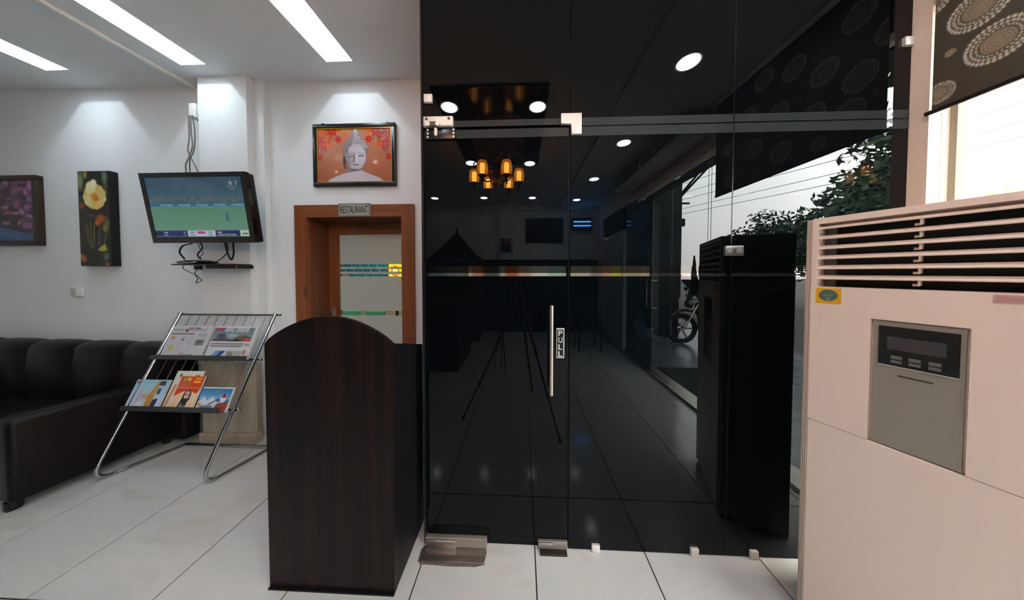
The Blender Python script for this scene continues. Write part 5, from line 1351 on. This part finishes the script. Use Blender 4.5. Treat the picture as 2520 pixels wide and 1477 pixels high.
MB().rbox((mx + 0.32, my - 0.12, 0.66), (mx + 0.72, my + 0.12, 0.90), 0.07, 4).build('tank', M_MC, mc, True)
MB().rbox((mx + 0.70, my - 0.12, 0.72), (mx + 1.35, my + 0.12, 0.82), 0.04, 3).build('seat', M_BLACKM, mc, True)
MB().rbox((mx + 0.40, my - 0.14, 0.26), (mx + 0.80, my + 0.14, 0.62), 0.05, 3).build('engine', mat('engine_grey', (60, 60, 62), 0.4, 0.7), mc, True)
MB().tube([(mx + 0.30, my, 0.80), (mx + 0.45, my, 0.30), (mx + 0.90, my, 0.28), (mx + 1.25, my, R_w)], 0.022, 8).build('frame_tube', M_MC, mc, True)
MB().tube(bez([(mx + 0.35, my, 0.60), (mx + 0.30, my, 0.68), (mx + 0.0, my, 0.72), (mx - 0.20, my, 0.60)]), 0.03, 8).build('mudguard', M_MC, mc, True)
for s in (-0.2, 0.2):
    MB().tube([(mx + 0.28, my + s * 1.3, 0.98), (mx + 0.30, my + s * 1.6, 1.14)], 0.006, 6).build('mirror_stem', M_MC, mc)
    MB().rbox((mx + 0.28, my + s * 1.6 - 0.06, 1.12), (mx + 0.30, my + s * 1.6 + 0.06, 1.20), 0.008).build('mirror', M_BLACK, mc, True)

# trees along the road
def tree(x, y, h, r_, n, lab, m, trunk_r=0.16, seed=1, squash=0.8, leaf=1.0, cz=0.62, shift=(0, 0)):
    rn = np.random.default_rng(seed)
    t = thing('roadside_tree', lab, 'tree', (x, y, -0.1), 'trees along the road')
    MB().tube([(x, y, -0.1), (x + 0.1, y + 0.05, h * 0.3), (x - 0.05, y, h * 0.6)], [trunk_r, trunk_r * 0.7, trunk_r * 0.35], 10).build('trunk', M_BARK, t, True)
    cl = []
    for k in range(16):
        v = rn.normal(size=3); v /= np.linalg.norm(v)
        c0 = np.array([x + shift[0], y + shift[1], h * cz]) + v * np.array([r_ * 0.72, r_ * 0.72, r_ * squash * 0.62]) * rn.random() ** 0.4
        cl.append(c0)
        if k < 9:
            MB().tube([(x, y, h * 0.4), tuple((np.array([x, y, h * 0.5]) + c0) / 2), tuple(c0)], [0.05, 0.035, 0.012], 6).build('branch', M_BARK, t)
    ci = rn.integers(0, len(cl), n)
    C0 = np.array(cl)[ci]
    d = rn.normal(size=(n, 3)); d /= np.linalg.norm(d, axis=1)[:, None]
    Pc = C0 + d * (r_ * 0.46 * rn.random((n, 1)) ** 0.5)
    a = rn.normal(size=(n, 3)); a /= np.linalg.norm(a, axis=1)[:, None]
    b_ = np.cross(a, rn.normal(size=(n, 3))); b_ /= np.linalg.norm(b_, axis=1)[:, None]
    sz = (0.05 + 0.06 * rn.random((n, 1))) * leaf
    V = np.stack([Pc - a * sz * 1.6, Pc + b_ * sz * 0.6, Pc + a * sz * 1.6, Pc - b_ * sz * 0.6], 1).reshape(-1, 3)
    me = bpy.data.meshes.new('foliage')
    me.from_pydata(V.tolist(), [], [(4 * i, 4 * i + 1, 4 * i + 2, 4 * i + 3) for i in range(n)])
    me.materials.append(m)
    f = link('foliage', me, t); f['kind'] = 'stuff'
    return t
tree(6.3, -8.4, 10.5, 4.6, 9000, 'very large spreading tree added behind the black column, its unseen crown shading the lobby', M_LEAF, 0.3, 11, 0.62, 2.6, 0.80, (0.9, 2.3))  # added tree: its unseen crown blocks high sky from the lobby floor
M_LEAF2 = noise_mat('leaf_light', (120, 136, 92), (150, 160, 112), nscale=2.0, rough=0.6)
tree(10.2, -4.3, 5.6, 2.5, 9000, 'large dark leafy tree across the road, mirrored above the air conditioner', M_LEAF, 0.2, 3, 0.95)
tree(12.2, -9.6, 4.6, 2.0, 5500, 'lower dark tree beside the large one across the road', M_LEAF, 0.16, 5)
tree(9.5, 3.75, 4.8, 1.9, 3500, 'pale green tree seen directly through the window under the blind', M_LEAF2, 0.14, 8)
# power lines and pole
pole = thing('utility_pole', 'dark utility pole with a box beyond the porch', 'pole', (10.3, -14.0, -0.1))
MB().cyl((10.3, -14.0, -0.1), (10.3, -14.0, 7.6), 0.12, 12).build('mast', M_DARKWALL, pole, True)
MB().box((9.7, -14.05, 6.0), (10.9, -13.95, 6.1)).build('cross_arm', M_DARKWALL, pole)
MB().rbox((10.4, -14.35, 4.6), (10.75, -14.13, 5.1), 0.02).build('meter_box', M_DARKWALL, pole)
PL = ['topmost power line strung across the sky', 'second power line from the top across the sky', 'third power line from the top across the sky', 'fourth power line from the top across the sky', 'lowest power line strung across the sky']
for k, z in enumerate((7.2, 6.7, 6.2, 5.7, 5.3)):
    pts = [(10.3 + 0.15 * (1 if k % 2 else -1), -14.0, z), (13.2, -4.0, z - 0.35), (13.2, 5.0, z - 0.25), (13.2, 14.0, z + 0.1)]
    tag(MB().tube(bez(pts, 10), 0.012, 5).build('power_line', M_BLACKM), PL[k], 'cable', 'power lines')
dp = tag(MB().tube([(2.62, 1.655, 0.0), (2.62, 1.655, 3.45)], 0.035, 12).build('drain_pipe', mat('drain_pipe', (150, 140, 124), 0.6), None, True), 'pale drain pipe just outside the window', 'pipe')
